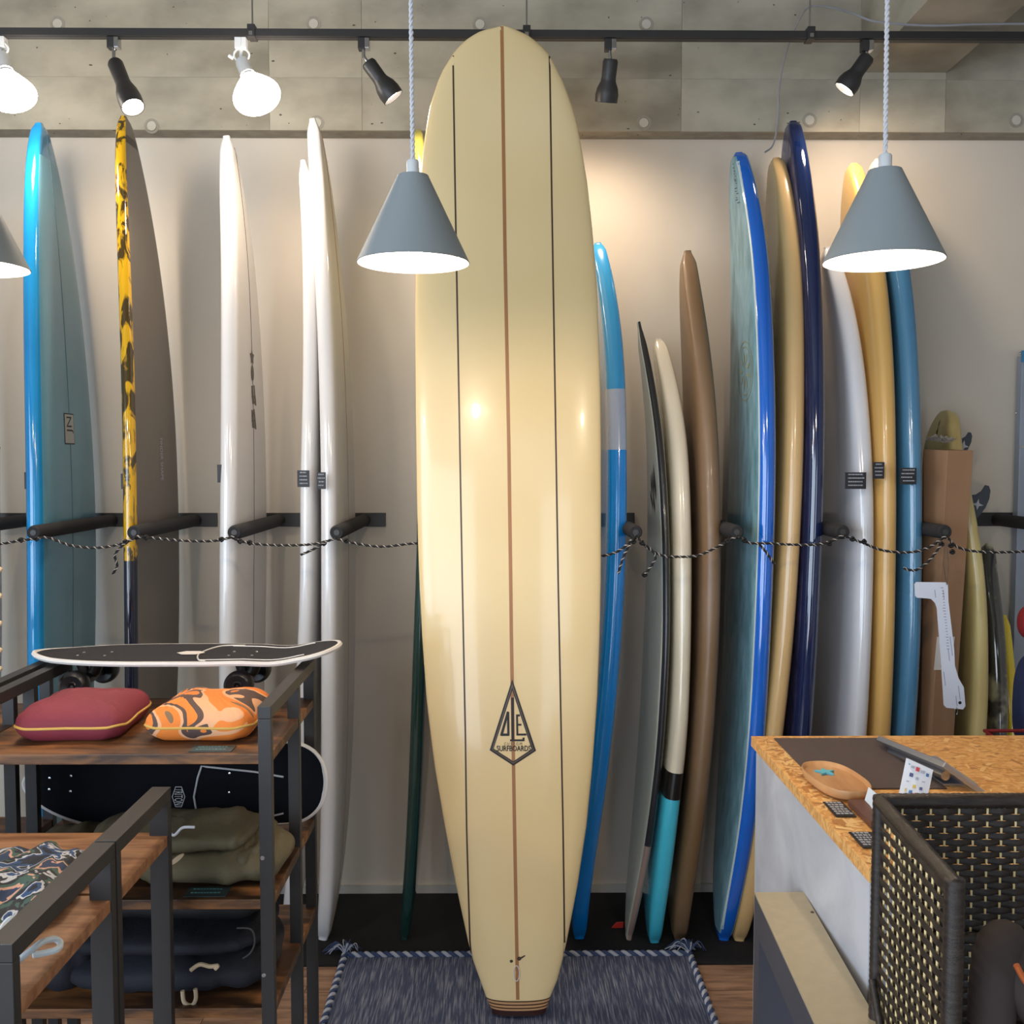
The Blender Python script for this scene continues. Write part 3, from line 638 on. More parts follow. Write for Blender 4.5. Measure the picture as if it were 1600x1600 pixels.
def lamp(label, px, head0, head1, dd, kind='black', energy=14, tgt=None, lit=True):
    X = XA(px, TD, TZ0); Y = TD + .017; lb = Vector((X, Y, TZ0))
    t = thing('track_spotlight', label, 'spotlight', lb, 'spotlights on the track')
    m = M_black if kind == 'black' else M_white
    k = MB(); k.box((X - .017, Y - .014, TZ0 - .036), (X + .004, Y + .014, TZ0 - .0018)); k.build('adapter', m, t, bevel=.002, loc=lb)
    k = MB(); k.box((X + .0042, Y - .014, TZ0 - .034), (X + .019, Y + .014, TZ0 - .0018)); k.build('adapter_lock', M_chrome if kind == 'black' else M_white, t, bevel=.002, loc=lb)
    a = P(*head0, Y); b = P(*head1, Y + dd); d = (b - a).normalized()
    k = MB(); k.tube([(X, Y, TZ0 - .034), (X, Y, a.z + .02), (a.x, a.y, a.z)], .0055, 10); k.build('stem', M_chrome if kind == 'black' else M_white, t, smooth=True, loc=lb)
    L = (b - a).length; M = aim(a, b)
    if kind == 'black':
        r0, r1 = .024, .037
        k = MB(); k.lathe([(.001, -.004), (r0 * .85, -.004), (r0, .004), (r0 * .96, L * .42), (r0 * 1.02, L * .5), (r1 * .9, L * .66), (r1, L * .82), (r1 * .96, L), (r1 * .9, L), (r1 * .9, L * .8), (r0 * .8, L * .55), (.001, L * .5)], 28, M)
        k.build('lamp_head', m, t, smooth=True, loc=a)
        k = MB(); k.lathe([(.001, L * .93), (r1 * .7, L * .92), (r1 * .86, L * .86), (.001, L * .8)], 24, M); k.build('bulb', M_lens, t, smooth=True, loc=a)
    else:
        k = MB(); k.lathe([(.001, 0), (.02, 0), (.022, .01), (.022, L * .38), (.03, L * .5), (.032, L * .52), (.028, L * .52), (.018, L * .3), (.001, L * .3)], 26, M); k.build('socket', m, t, smooth=True, loc=a)
        k = MB(); r1 = .074
        k.lathe([(.024, L * .4), (.028, L * .5), (.046, L * .66), (.066, L * .86), (r1, L * .96), (r1, L)], 32, M); k.build('reflector', M_bulb, t, smooth=True, loc=a)
        k = MB(); k.lathe([(r1, L), (.05, L + .010), (.02, L + .013), (.001, L + .0135)], 32, M); k.build('bulb', M_bulb, t, smooth=True, loc=a)
        k = MB(); k.tube([a + Vector((.024 * cos(q), -.004, .018 + .02 * sin(q))) for q in [2 * pi * i / 16 for i in range(16)]], .0035, 6, closed=True); k.tube([a + Vector((-.028, 0, .01)), a + Vector((-.04, 0, .018))], .006, 8); k.build('tilt_bracket', m, t, smooth=True, loc=a)
    if lit:
        p = b + d * .03
        light('SPOT', 'spot_bulb', p, energy * .45, WARM, p + d if tgt is None else tgt, spot_size=radians(150), spot_blend=1.0, shadow_soft_size=.035)
    return t
lamp('white spotlight with glowing bulb at the far left edge of the track', -5, (2, 86), (18, 150), -.05, 'white', 40, P(150, 700, 3.4))
lamp('black spotlight above the yellow-railed surfboard, lit and tilted right', 174, (180, 99), (208, 168), -.06, 'black', 22)
lamp('white spotlight with wide bare reflector bulb beside the first rod', 374, (378, 96), (402, 152), -.06, 'white', 40, P(380, 800, 3.3))
lamp('black spotlight left of the tall longboard, tilted right and glowing at its tip', 567, (576, 99), (615, 153), .015, 'black', 26)
lamp('black spotlight right of the tall longboard pointing down at the wall', 954, (954, 94), (947, 160), .045, 'black', 36)
lamp('black spotlight near the right pendant, tilted left', 1357, (1355, 90), (1319, 140), .02, 'black', 34, P(1440, 520, 3.64))

# pendants
M_twist = M_whitet
PGR = 'conical grey pendant lamps'
def pendant(label, px, pyr, D, rpx):
    r = rpx * D / F; c = P(px, pyr, D); hgt = r * 1.52; r0 = r * .285
    t = thing('pendant_lamp', label, 'lamp', c, PGR)
    k = MB(); k.lathe([(r0 * .2, hgt), (r0 * .96, hgt), (r0, hgt - .003), (r, 0), (r - .0015, -.001), (r - .003, 0), (r0 - .003, hgt - .005), (r0 * .2, hgt - .005)], 64, Matrix.Translation(c)); o = k.build('shade', [M_shade], t, smooth=True, loc=c)
    o.data.materials.append(M_shadein)
    for p in o.data.polygons:
        q = p.center
        if p.index // 64 in (5, 6): p.material_index = 1
    k = MB(); k.lathe([(.001, hgt + .03), (.0105, hgt + .03), (.0125, hgt + .027), (.0125, hgt)], 20, Matrix.Translation(c)); k.build('cord_grip', M_white, t, smooth=True, loc=c)
    k = MB(); k.lathe([(.001, hgt - .006), (.016, hgt - .006), (.018, hgt - .05), (.001, hgt - .05)], 20, Matrix.Translation(c)); k.build('socket', M_white, t, smooth=True, loc=c)
    k = MB(); k.lathe([(.012, hgt - .05), (.02, hgt - .075), (.034, hgt - .105), (.036, hgt - .12), (.03, hgt - .142), (.015, hgt - .152), (.001, hgt - .155)], 28, Matrix.Translation(c)); k.build('bulb', M_bulb, t, smooth=True, loc=c)
    path = catmull([(c.x, c.y, c.z + hgt + .028), (c.x - .002, c.y, c.z + hgt + .3), (c.x - .001, c.y, c.z + hgt + .7), (c.x, c.y, 3.4)], 12)
    k = MB()
    for ph in (0, pi): k.tube(helix(path, .0024, .022, ph), .0026, 6)
    k.build('twisted_cord', M_twist, t, smooth=True, loc=c)
    k = MB(); k.lathe([(.001, -.02), (.04, -.02), (.045, 0)], 24, Matrix.Translation((c.x, c.y, 3.399))); k.build('ceiling_cup', M_white, t, smooth=True, loc=c)
    light('POINT', 'pendant_bulb', (c.x, c.y, c.z + hgt - .165), 9, WARM, shadow_soft_size=.02)
pendant('grey cone pendant lamp hanging in front of the left side of the cream longboard', 646, 411, 2.0, 87)
pendant('grey cone pendant lamp hanging in front of the boards on the right', 1380, 408, 1.95, 91)
pendant('grey cone pendant lamp cut by the left edge of the frame', -50, 418, 2.0, 88)

# loose grey cable on track
k = MB(); M_cable = mat('cable_grey', rgb(150, 150, 156), .5)
pts = [P(1195, 238, 3.53), P(1208, 226, 3.54), P(1215, 190, 3.54), P(1218, 130, 3.5), P(1232, 70, 3.4), P(1252, 25, 3.3), P(1268, 10, 3.215), P(1300, 12, 3.215), P(1335, 22, 3.1), P(1370, 34, 3.06), P(1450, 40, 3.05), P(1530, 38, 3.05), P(1620, 37, 3.05)]
k.tube(catmull(pts, 8), .0032, 8); o = k.build('power_cable', M_cable, None, smooth=True, loc=pts[6]); tag(o, 'thin grey power cable tied to the rod and drooping to the white wall', 'cable')
k = MB(); pts = [P(1218, 150, 3.53), P(1210, 110, 3.5), P(1196, 84, 3.5), P(1170, 60, 3.54), P(1130, 20, 3.55)]
M_blk = M_black

# ---------------------------------------------------------------- rug
RX0, RX1, RY0, RY1 = -.515, .612, 2.05, 3.17
M_rug = mat('rug_weave', rgb(66, 76, 104), .95, col2=rgb(150, 154, 170), scale=26, stretch=(9, .45, 1), ramp=(.46, .74), detail=6, bump=1, bscale=50)
rug = thing('rug', 'blue grey woven rug with braided edges and corner tassels under the longboard', 'rug', (0, 2.6, .0))
k = MB(); nx, ny = 60, 40; g = []
for j in range(ny + 1):
    for i in range(nx + 1):
        x = RX0 + (RX1 - RX0) * i / nx; y = RY0 + (RY1 - RY0) * j / ny
        z = .0105 + .0015 * noise.noise(Vector((x * 8, y * 3, 0)))
        g.append((x, y, z))
fs = [(j * (nx + 1) + i, j * (nx + 1) + i + 1, (j + 1) * (nx + 1) + i + 1, (j + 1) * (nx + 1) + i) for j in range(ny) for i in range(nx)]
k.add(g, fs); k.box((RX0, RY0, .0), (RX1, RY1, .0085)); k.build('woven_field', M_rug, rug, smooth=True, loc=(0, 2.6, 0))
M_y1 = mat('yarn_pale', rgb(176, 180, 192), .9); M_y2 = mat('yarn_blue', rgb(58, 74, 110), .9)
edge = [(RX0, RY0, .012), (RX0, RY1, .014), (RX1, RY1, .014), (RX1, RY0, .012)]
for a, b in zip(edge, edge[1:]):
    for ph, m in ((0, M_y1), (pi, M_y2)):
        k = MB(); k.tube(helix([a, b], .0052, .042, ph, .005), .0062, 7); k.build('braided_edge', m, rug, smooth=True, loc=a)
pr = random.Random(8)
for cx, cy, sx in ((RX0, RY1, -1), (RX1, RY1, -1)):
    for m, nn in ((M_y1, 16), (M_y2, 26)):
        k = MB()
        for i in range(nn):
            a = pr.uniform(.1 * pi, .95 * pi); l = pr.uniform(.03, .075); c0 = Vector((cx, cy, .018))
            e = c0 + Vector((cos(a) * l + sx * .012, sin(a) * l * .9, -.006 + pr.uniform(0, .004))); mid = c0.lerp(e, .5) + Vector((pr.uniform(-.012, .012), pr.uniform(-.01, .01), .016 + pr.uniform(0, .02)))
            k.tube(catmull([c0, mid, e], 5), .0015, 5)
        tag(k.build('tassel', m, rug, smooth=True, loc=(cx, cy, .018)), kind='stuff')
rug.location.z = FZ

# ---------------------------------------------------------------- left racks
def rack(name, label, X0, X1, Ys, ztop, shelves, tw=.03, td=.02, wood=None, ov=None):
    t = thing(name, label, 'shelf', ((X0 + X1) / 2, (Ys[0] + Ys[-1]) / 2, 0), 'black steel and wood shelf racks')
    for X in (X0, X1):
        for Y in Ys:
            boxo('post', (X - tw / 2, Y, FZ), (X + tw / 2, Y + td, ztop - .0255), M_black, t, bevel=.0012)
        boxo('top_rail', (X - tw / 2, Ys[0], ztop - .025), (X + tw / 2, Ys[-1] + td, ztop), M_black, t, bevel=.0012)
    for z, th in shelves:
        boxo('shelf_board', (X0 - tw / 2 + .002, Ys[0] + .0015, z - th), (X1 + tw / 2 - .002, Ys[-1] + td - .002, z), wood or M_wood, t, bevel=.0015)
    return t
rk = rack('display_rack', 'tall black steel rack with brown wood shelves, cushions and a skateboard on top', -1.065, -.472, (1.95, 2.22, 2.40), 1.108, ((1.012, .02), (.717, .02), (.493, .02)), tw=.026)
for px, py in ((410, 1341), (412, 1524)):
    c = P(px, py, 1.949); k = MB(); k.lathe([(.0001, -.0012), (.004, -.001), (.005, 0)], 12, Matrix.Translation(c) @ Matrix.Rotation(-pi / 2, 4, 'X')); k.build('bolt', M_chrome, rk, loc=c)
rack('display_rack', 'black steel rack continuing beyond the left edge beside the tall rack', -1.75, -1.112, (1.95, 2.22, 2.40), 1.108, ((1.0, .02), (.717, .02)), tw=.026)
fr = rack('display_table', 'black steel display table with wood top shelf, farther of the two in front at left', -1.35, -.657, (1.62, 1.872), .967, ((.878, .02), (.40, .02)), tw=.036, wood=M_woodl)
rack('display_table', 'black steel display table with wood top shelf, nearest at the bottom left corner', -1.35, -.657, (1.27, 1.595), .967, ((.878, .02), (.40, .02)), tw=.036, wood=M_woodl)

# soft goods
def lump(name, c, size, m, parent=None, seed=0, p=3.0, wr=.006, wf=9, squash=1.0, rot=0, flat=True, n=40, gather=0):
    "closed soft body: rounded box with wrinkles"
    k = MB(); vs = []; nu, nv_ = n * 2, n; sx, sy, sz = size
    def se(w, e): return math.copysign(abs(w) ** e, w)
    for j in range(nv_ + 1):
        ph = -pi / 2 + pi * j / nv_
        for i in range(nu):
            th = 2 * pi * i / nu
            x = se(cos(ph), .75) * se(cos(th), 2 / p); y = se(cos(ph), .75) * se(sin(th), 2 / p); z = se(sin(ph), .8)
            q = Vector((x * sx / 2, y * sy / 2, z * sz / 2))
            d = wr * (noise.noise(Vector((q.x * wf * 2.5, q.y * wf, q.z * wf * 1.5 + seed * 7.1))) + .5 * noise.noise(Vector((q.x * wf * 6, q.y * wf * 2, seed * 3.3 + q.z * 8))))
            if gather: d += gather * sin(q.x * 330 + 3 * noise.noise(q * 12)) * (1 - abs(z))
            nn = Vector((x, y, z * 1.5)).normalized(); q += nn * d
            if flat and q.z < -sz * .42: q.z = -sz * .42
            vs.append(q)
    fs = [(j * nu + i, j * nu + (i + 1) % nu, (j + 1) * nu + (i + 1) % nu, (j + 1) * nu + i) for j in range(nv_) for i in range(nu)]
    R_ = Matrix.Translation(Vector(c) + Vector((0, 0, sz * .42))) @ Matrix.Rotation(rot, 4, 'Z')
    k.add([R_ @ v for v in vs], fs); return k.build(name, m, parent, smooth=True, loc=c, angle=80)
def pouch(label, c, size, m, piping, rot, seed):
    t = thing('cushion_pouch', label, 'cushion', c, 'stuffed cushions on the upper shelf')
    sx, sy, sz = size; k = MB(); nu, nr = 96, 16; vs = []; rimz = sz * .40
    Mx = Matrix.Translation(c) @ Matrix.Rotation(rot, 4, 'Z')
    def rim(th, s=1.0):
        a, b = cos(th), sin(th); q = 2 / 5.5
        x = math.copysign(abs(a) ** q, a); y = math.copysign(abs(b) ** q, b)
        l = 1 - .06 * (1 - abs(x * y)); return x * sx / 2 * l * s, y * sy / 2 * l * s
    def surf(th, r, topside):
        x, y = rim(th, r); pr_ = sqrt(max(0, 1 - r ** 2.6))
        wrk = .004 * noise.noise(Vector((cos(th) * 7 + seed, sin(th) * 7, r * 2))) * r + .0035 * sin(th * 38 + 5 * noise.noise(Vector((th * 3, seed, 0)))) * max(0, r - .72) * 3.2 * (1 - r) * 3
        z = rimz + (pr_ * (sz - rimz) if topside else -min(pr_ * 1.5, 1) * rimz) + (wrk + .006 * noise.noise(Vector((x * 12, y * 12, seed))) if topside else 0) * (1 if r < .99 else 0)
        z += .010 * max(0, abs(cos(th) * sin(th)) * 2 - .75) * r
        return Mx @ Vector((x, y, max(.0005, z)))
    rows = [(r / nr, True) for r in range(nr + 1)] + [(r / nr, False) for r in range(nr - 1, -1, -1)]
    rows = [(sin(pi / 2 * r) if r < 1 else 1, tp) for r, tp in rows]
    rows[0] = (.001, True); rows[-1] = (.001, False)
    vs = [surf(2 * pi * i / nu, r, tp) for r, tp in rows for i in range(nu)]
    k.add(vs, [(j * nu + i, j * nu + (i + 1) % nu, (j + 1) * nu + (i + 1) % nu, (j + 1) * nu + i) for j in range(len(rows) - 1) for i in range(nu)])
    k.build('cover', m, t, smooth=True, loc=c, angle=80)
    k = MB(); k.tube([surf(2 * pi * i / nu, 1, True) for i in range(nu)], .0028, 7, closed=True); k.build('piping', piping, t, smooth=True, loc=c)
M_maroon = mat('maroon_cloth', rgb(128, 44, 58), .75, scale=8, bump=.2, bscale=120)
M_pipe = mat('piping_gold', rgb(214, 170, 84), .6)
M_camo = mat('orange_camo', (0, 0, 0), .75, scale=6.5, stretch=(1, 1, 1.6), detail=1.2, distort=1.1, bump=.2, bscale=120,
             const=[(0, rgb(234, 130, 50)), (.37, rgb(86, 66, 60)), (.42, rgb(232, 172, 128)), (.465, rgb(234, 130, 50)), (.60, rgb(134, 106, 78)), (.66, rgb(84, 62, 56)), (.72, rgb(234, 130, 50))])
pouch('plump maroon cushion with gold piping on the rack\'s upper shelf', (-.902, 2.135, 1.0125), (.235, .24, .082), M_maroon, M_pipe, .05, 1)
pouch('orange camouflage cushion with gold piping on the rack\'s upper shelf', (-.630, 2.135, 1.0125), (.235, .24, .082), M_camo, M_pipe, -.02, 2)
M_card = mat('label_teal', rgb(50, 66, 70), .5); M_chalk = mat('chalk', rgb(90, 160, 170), .6)
def card(label, c, w, d, m, ink, lines=2, cat='card', rot=0, th=.0015, name='price_card'):
    k = MB(); M = Matrix.Translation(c) @ Matrix.Rotation(rot, 4, 'Z'); k.box((-w / 2, -d / 2, 0), (w / 2, d / 2, th), 0, M); pr = random.Random(int(w * 1e4))
    for i in range(lines):
        y = d / 2 - d * (i + .75) / (lines + .6); x = -w * .38
        while x < w * pr.uniform(.25, .4):
            l = pr.uniform(.003, .008); k.box((x, y, th), (x + l, y + d * .09, th + .0003), 1, M); x += l + .002
    return tag(k.build(name, [m, ink], None, loc=c), label, cat)
card('dark price card lying in front of the orange camouflage cushion', (-.585, 1.985, 1.0125), .085, .04, M_card, M_chalk)
card('dark price card lying in front of the olive trousers', (-.60, 1.985, .7175), .085, .045, M_card, M_chalk)
M_olive = mat('olive_cloth', rgb(116, 106, 80), .7, scale=6, col2=rgb(98, 90, 68), bump=.25, bscale=160)
M_navy = mat('navy_cloth_garment', rgb(26, 28, 38), .8, scale=6, bump=.25, bscale=160)
M_navy2 = mat('black_cloth', rgb(18, 18, 22), .7, scale=6, bump=.2, bscale=160)
M_rope = mat('drawcord', rgb(214, 190, 158), .8)
t = thing('folded_trousers', 'folded olive green trousers with gathered waist on the rack\'s middle shelf', 'clothes', (-.70, 2.1, .718), 'folded clothes on the rack')
lump('trouser_leg', (-.635, 2.115, .7178), (.34, .24, .075), M_olive, t, 3, p=4, wr=.014, wf=9)
lump('waistband', (-.70, 2.115, .776), (.34, .20, .055), M_olive, t, 5, p=4, wr=.008, wf=9, gather=.0022)
lump('trouser_leg', (-.91, 2.16, .7178), (.26, .24, .055), M_olive, t, 8, p=3, wr=.012, wf=8)
lump('cuff', (-.545, 2.12, .74), (.10, .2, .06), M_olive, t, 9, p=2.4, wr=.018, wf=16)
k = MB(); k.tube(catmull([(-.695, 2.02, .838), (-.675, 2.01, .826), (-.66, 2.02, .838), (-.635, 2.02, .839)], 6), .003, 6); k.build('drawstring', M_whitet, t, smooth=True, loc=(-.68, 2.02, .83))
c = P(276, 1343, 1.975); k = MB(); k.poly([c + Vector((.016 * cos(q) * .9 + .0, 0, .010 * sin(q) * .6 + .010 * cos(q))) for q in [2 * pi * i / 20 for i in range(20)]], (0, .003, 0)); k.build('hang_tag', M_rope, t, loc=c)
t = thing('folded_trousers', 'stack of folded navy trousers with cream drawcord on the lowest visible shelf', 'clothes', (-.72, 2.1, .494), 'folded clothes on the rack')
lump('folded_cloth', (-.70, 2.12, .4938), (.44, .28, .085), M_navy, t, 11, p=4, wr=.010, wf=8)
lump('folded_cloth', (-.715, 2.13, .560), (.42, .25, .06), M_navy, t, 12, p=4, wr=.009, wf=8)
for pts in ([(285, 1548), (288, 1566), (300, 1571), (306, 1560), (305, 1545)], [(298, 1516), (312, 1507), (328, 1510), (340, 1509), (336, 1514)]):
    k = MB(); k.tube(catmull([P(x, y, 1.968) for x, y in pts], 6), .0042, 7); k.build('drawcord', M_rope, t, smooth=True, loc=P(290, 1545, 1.99))
t = thing('dark_bag', 'black bag lying on the navy trousers under the middle shelf', 'bag', (-.68, 2.14, .616))
lump('bag_body', (-.68, 2.16, .6165), (.36, .22, .075), M_navy2, t, 21, p=5, wr=.006, wf=7)
k = MB(); k.tube(catmull([P(x, y, 2.02) for x, y in ((370, 1450), (392, 1452), (398, 1470), (392, 1488), (376, 1500))], 6), .002, 6); k.build('strap_edge', mat('strap_grey', rgb(70, 68, 66), .6), t, smooth=True, loc=(-.5, 2.02, .65))
tg = P(288, 1479, 2.03); k = MB(); k.lathe([(.0055, 0), (.0055, -.001), (.0068, -.001), (.0068, 0)], 14, Matrix.Translation(tg) @ Matrix.Rotation(-pi / 2, 4, 'X')); k.build('round_logo', M_ink, t, loc=tg)
t = lump('folded_jacket', (-.945, 2.13, .494), (.20, .26, .12), M_navy, None, 31, p=3, wr=.014, wf=8); tag(t, 'dark folded jacket on the lowest shelf at its left end', 'clothes', 'folded clothes on the rack')

# skateboards
M_grip = mat('grip_tape', rgb(52, 52, 56), .95, bump=.4, bscale=900, scale=300, spec=.2)
M_gripd = mat('grip_tape_dark', rgb(16, 18, 24), .95, bump=.2, bscale=900, scale=300, spec=.2)
M_dw = mat('deck_white', rgb(228, 222, 216), .5); M_dwd = mat('deck_line', rgb(196, 196, 198), .5)
M_whl = mat('wheel_black', rgb(30, 30, 34), .35); M_trk = mat('truck_metal', rgb(66, 64, 62), .4, metal=.7)
def deck_outline(u, L, Wd, nose_r=.30, tail_r=.13):
    "half width at u in 0..1 along the deck: pointed left nose, blunt tail"
    a = u * L; w = Wd / 2
    if a < nose_r: q = 1 - a / nose_r; w *= max(0, 1 - q ** 2.2) ** .62
    if L - a < tail_r: q = 1 - (L - a) / tail_r; w *= .80 + .20 * 1 if False else (max(0, 1 - q ** 3.2) ** .5) * (1 - .12 * (1 - 0))
    elif L - a < .30: w *= 1 - .12 * (1 - (L - a - tail_r) / (.30 - tail_r))
    return w
def deck(t, M, L, Wd, grip, edgem, kick, th=.011, lines=True, linem=None, bolts=(.14, .22, .66, .74), emb=True, trucks=True):
    n = 64; us = [.5 - .5 * cos(pi * i / n) for i in range(n + 1)]
    def zz(u, v): return kick * max(0, (u - .80) / .20) ** 1.6 + kick * .25 * max(0, (.10 - u) / .10) ** 1.5 + .004 * v * v - .003 * sin(pi * min(1, max(0, (u - .72) / .16))) * (1 if kick > 0.01 else 0)
    def pt(u, v, dz=0): return M @ Vector(((u - .5) * L, deck_outline(u, L, Wd) * v, zz(u, v) + dz))
    k = MB(); nv_ = 10; vs = []; R_ = nv_ + 1
    for u in us:
        vs += [pt(u, -1 + 2 * j / nv_, th) for j in range(R_)] + [pt(u, -1 + 2 * j / nv_, 0) for j in range(R_)]
    fs = []; mi = []
    for i in range(n):
        a, b = i * 2 * R_, (i + 1) * 2 * R_
        for j in range(nv_):
            fs.append((a + j, a + j + 1, b + j + 1, b + j)); mi.append(0); fs.append((a + R_ + j, b + R_ + j, b + R_ + j + 1, a + R_ + j + 1)); mi.append(1)
        for q in (0, nv_): fs.append((a + q, b + q, b + R_ + q, a + R_ + q)); mi.append(1)
    k.v = [tuple(v) for v in vs]; k.f = fs; k.m = mi
    for q in (0, n):
        a = q * 2 * R_; k.f.append(tuple(a + j for j in range(R_)) + tuple(a + R_ + j for j in range(R_ - 1, -1, -1))); k.m.append(1)
    loc = M @ Vector((0, 0, 0)); k.build('deck', [grip, edgem], t, smooth=True, loc=loc, angle=50)
    ln = linem or edgem
    k = MB(); k.tube([pt(u, 1, th * .5) for u in us] + [pt(u, -1, th * .5) for u in us[::-1][1:-1]], th * .56, 6, closed=True); k.build('deck_rim', edgem, t, smooth=True, loc=loc)
    if lines:
        for path in ([(.66, .80), (.575, .72), (.54, .0), (.575, -.80), (.60, -.92)], [(.575, -.80), (.8, -.74), (.9, -.62)], [(.62, .76), (.8, .74), (.90, .85)]):
            pp = catmull([(a, b, 0) for a, b in path], 8); k = MB(); k.tube([pt(a.x, a.y, th + .0006) for a in pp], .0019, 5); k.build('pad_outline', ln, t, smooth=True, loc=loc)
    for u in bolts:
        for v in (-.22, .22):
            k = MB(); k.lathe([(.0001, .0022), (.0028, .0018), (.0036, 0)], 10, Matrix.Translation(pt(u, v, th)) @ M.to_3x3().to_4x4()); k.build('bolt', M_chrome, t, loc=pt(u, v, th))
    if trucks:
        for u in (.18, .70):
            tr = MB()
            def q(x, y, z): return M @ Vector(((u - .5) * L + x, y, z))
            bs = [q(-.03, -.028, -.001), q(.03, -.028, -.001), q(.03, .028, -.001), q(-.03, .028, -.001)]; d_ = M.to_3x3() @ Vector((0, 0, -.008)); tr.poly(bs, d_)
            tr.tube([q(.018, 0, -.008), q(.012, 0, -.03), q(-.004, 0, -.045)], [.017, .014, .012], 12); tr.tube([q(-.02, 0, -.008), q(-.012, 0, -.04)], [.014, .012], 10)
            tr.tube([q(0, -.07, -.045), q(0, -.03, -.047), q(0, 0, -.043), q(0, .03, -.047), q(0, .07, -.045)], [.007, .010, .015, .010, .007], 12)
            tr.tube([q(0, -.105, -.045), q(0, .105, -.045)], .004, 8); tr.build('truck', M_trk, t, smooth=True, loc=q(0, 0, 0))
            for sy in (-1, 1):
                w = MB(); Mw = M @ Matrix.Translation(((u - .5) * L, sy * .088, -.045)) @ Matrix.Rotation(pi / 2, 4, 'X')
                w.lathe([(.006, -.017), (.010, -.019), (.012, -.016), (.026, -.020), (.033, -.012), (.034, 0), (.033, .012), (.026, .020), (.012, .016), (.010, .019), (.006, .017), (.006, -.017)], 28, Mw); w.build('wheel', M_whl, t, smooth=True, loc=Mw @ Vector((0, 0, 0)))
    return pt
t = thing('skateboard', 'surf skateboard with grey grip and white edge resting across the top of the rack', 'skateboard', (-.765, 2.395, 1.109), 'skateboards on the rack')
Ls = .735; M = Matrix.Translation((-.763, 2.395, 1.1145)) @ Matrix.Rotation(.0, 4, 'Z')
pt = deck(t, M, Ls, .225, M_grip, M_dw, .022, bolts=(.15, .24, .645, .72))
hexa = [pt(.51 + .046 * cos(a), .04 + .20 * sin(a), .0125) for a in [pi / 3 * i for i in range(6)]]; k = MB(); k.poly(hexa, (0, 0, .0006)); k.build('deck_badge', M_dw, t, loc=hexa[0])
t = thing('skateboard', 'black skateboard deck with white outline and lettered badge standing behind the trousers', 'skateboard', (-.80, 2.33, .718), 'skateboards on the rack')
M = Matrix.Translation((-.778, 2.345, .826)) @ Matrix.Rotation(radians(82), 4, 'X')
pt = deck(t, M, .715, .215, M_gripd, M_dw, .0, th=.011, linem=M_dwd, trucks=False, bolts=(.085, .155, .68), lines=False)
def face2(px, py, D=2.325): return P(px, py, D)
# badge
k = MB(); cx, cy = 279, 1245; w, h = 10.5, 16
hx = [(cx - 5, cy - h), (cx + 5, cy - h), (cx + w, cy), (cx + 5, cy + h), (cx - 5, cy + h), (cx - w, cy)]; hi = [(cx + (x - cx) * .88, cy + (y - cy) * .93) for x, y in hx]
def onb(px, py):
    # intersect the pixel ray with the leaning deck face
    n = (M.to_3x3() @ Vector((0, 0, 1))).normalized(); p0 = M @ Vector((0, 0, .0135)); d = P(px, py, 2.3) - CAM; s = (p0 - CAM).dot(n) / d.dot(n); return CAM + d * s
def badge(nm, polys, m):
    k = MB()
    for pl in polys: k.add([onb(*p) for p in pl], [tuple(range(len(pl)))])
    k.build(nm, m, t, loc=onb(*polys[0][0]))
for ln_ in ([(443, 1214), (398, 1206), (322, 1198), (315, 1197), (309, 1215), (303, 1245), (307, 1268), (314, 1290), (322, 1291), (398, 1281), (443, 1271)],):
    k = MB(); k.tube([onb(*p) for p in ln_], .0024, 6); k.build('pad_outline', M_dwd, t, smooth=True, loc=onb(*ln_[0]))
badge('badge_frame', [[hx[i], hx[(i + 1) % 6], hi[(i + 1) % 6], hi[i]] for i in range(6)], M_dwd)
vs, fs = text_geo('TRITON', 1); x0, x1 = min(v[0] for v in vs), max(v[0] for v in vs); y0, y1 = min(v[1] for v in vs), max(v[1] for v in vs)
q_ = [(cx + ((y - y0) / (y1 - y0) - .5) * 13, cy - 0 + (((x - x0) / (x1 - x0)) - .5) * 26) for x, y in vs]
badge('badge_lettering', [[q_[i] for i in f] for f in fs], M_dwd)

# floral shirt on front table
M_flo = mat('floral_cloth', (0, 0, 0), .7, scale=17, detail=3, distort=.5, bump=.3, bscale=200,
            const=[(0, rgb(20, 26, 44)), (.41, rgb(34, 74, 120)), (.46, rgb(200, 200, 204)), (.49, rgb(30, 34, 44)), (.55, rgb(60, 92, 84)), (.60, rgb(214, 160, 136)), (.65, rgb(38, 58, 90))])
M_fblue = mat('floral_blue', (0, 0, 0), .7, scale=20, detail=2, distort=1,
              const=[(0, rgb(238, 150, 60)), (.40, rgb(50, 130, 190)), (.54, rgb(120, 190, 220)), (.6, rgb(30, 96, 160))])
t = thing('floral_shorts', 'dark floral swim shorts bundled on the front display table', 'clothes', (-.9, 1.6, .879))
lump('cloth_body', (-.86, 1.60, .8785), (.34, .30, .05), M_flo, t, 41, p=3, wr=.022, wf=8)
lump('cloth_fold', (-.82, 1.47, .8785), (.20, .12, .035), M_flo, t, 43, p=2.4, wr=.012, wf=12)
lump('cloth_fold', (-.97, 1.52, .885), (.30, .25, .06), M_flo, t, 47, p=2.6, wr=.016, wf=9)
k = MB(); path = [P(x, y, D) for x, y, D in ((5, 1362, 1.66), (30, 1375, 1.66), (60, 1366, 1.68), (78, 1354, 1.72), (98, 1350, 1.74), (88, 1340, 1.78), (62, 1338, 1.78), (42, 1350, 1.74), (30, 1366, 1.68))]
cp = catmull(path, 6); k.tube(cp, .009, 8); k.build('waist_loop', M_fblue, t, smooth=True, loc=path[0])
M_wt = mat('white_towelling', rgb(206, 218, 226), .8)
t = thing('white_strap', 'white fabric strap curled on the front display table', 'strap', P(60, 1490, 1.38), None)
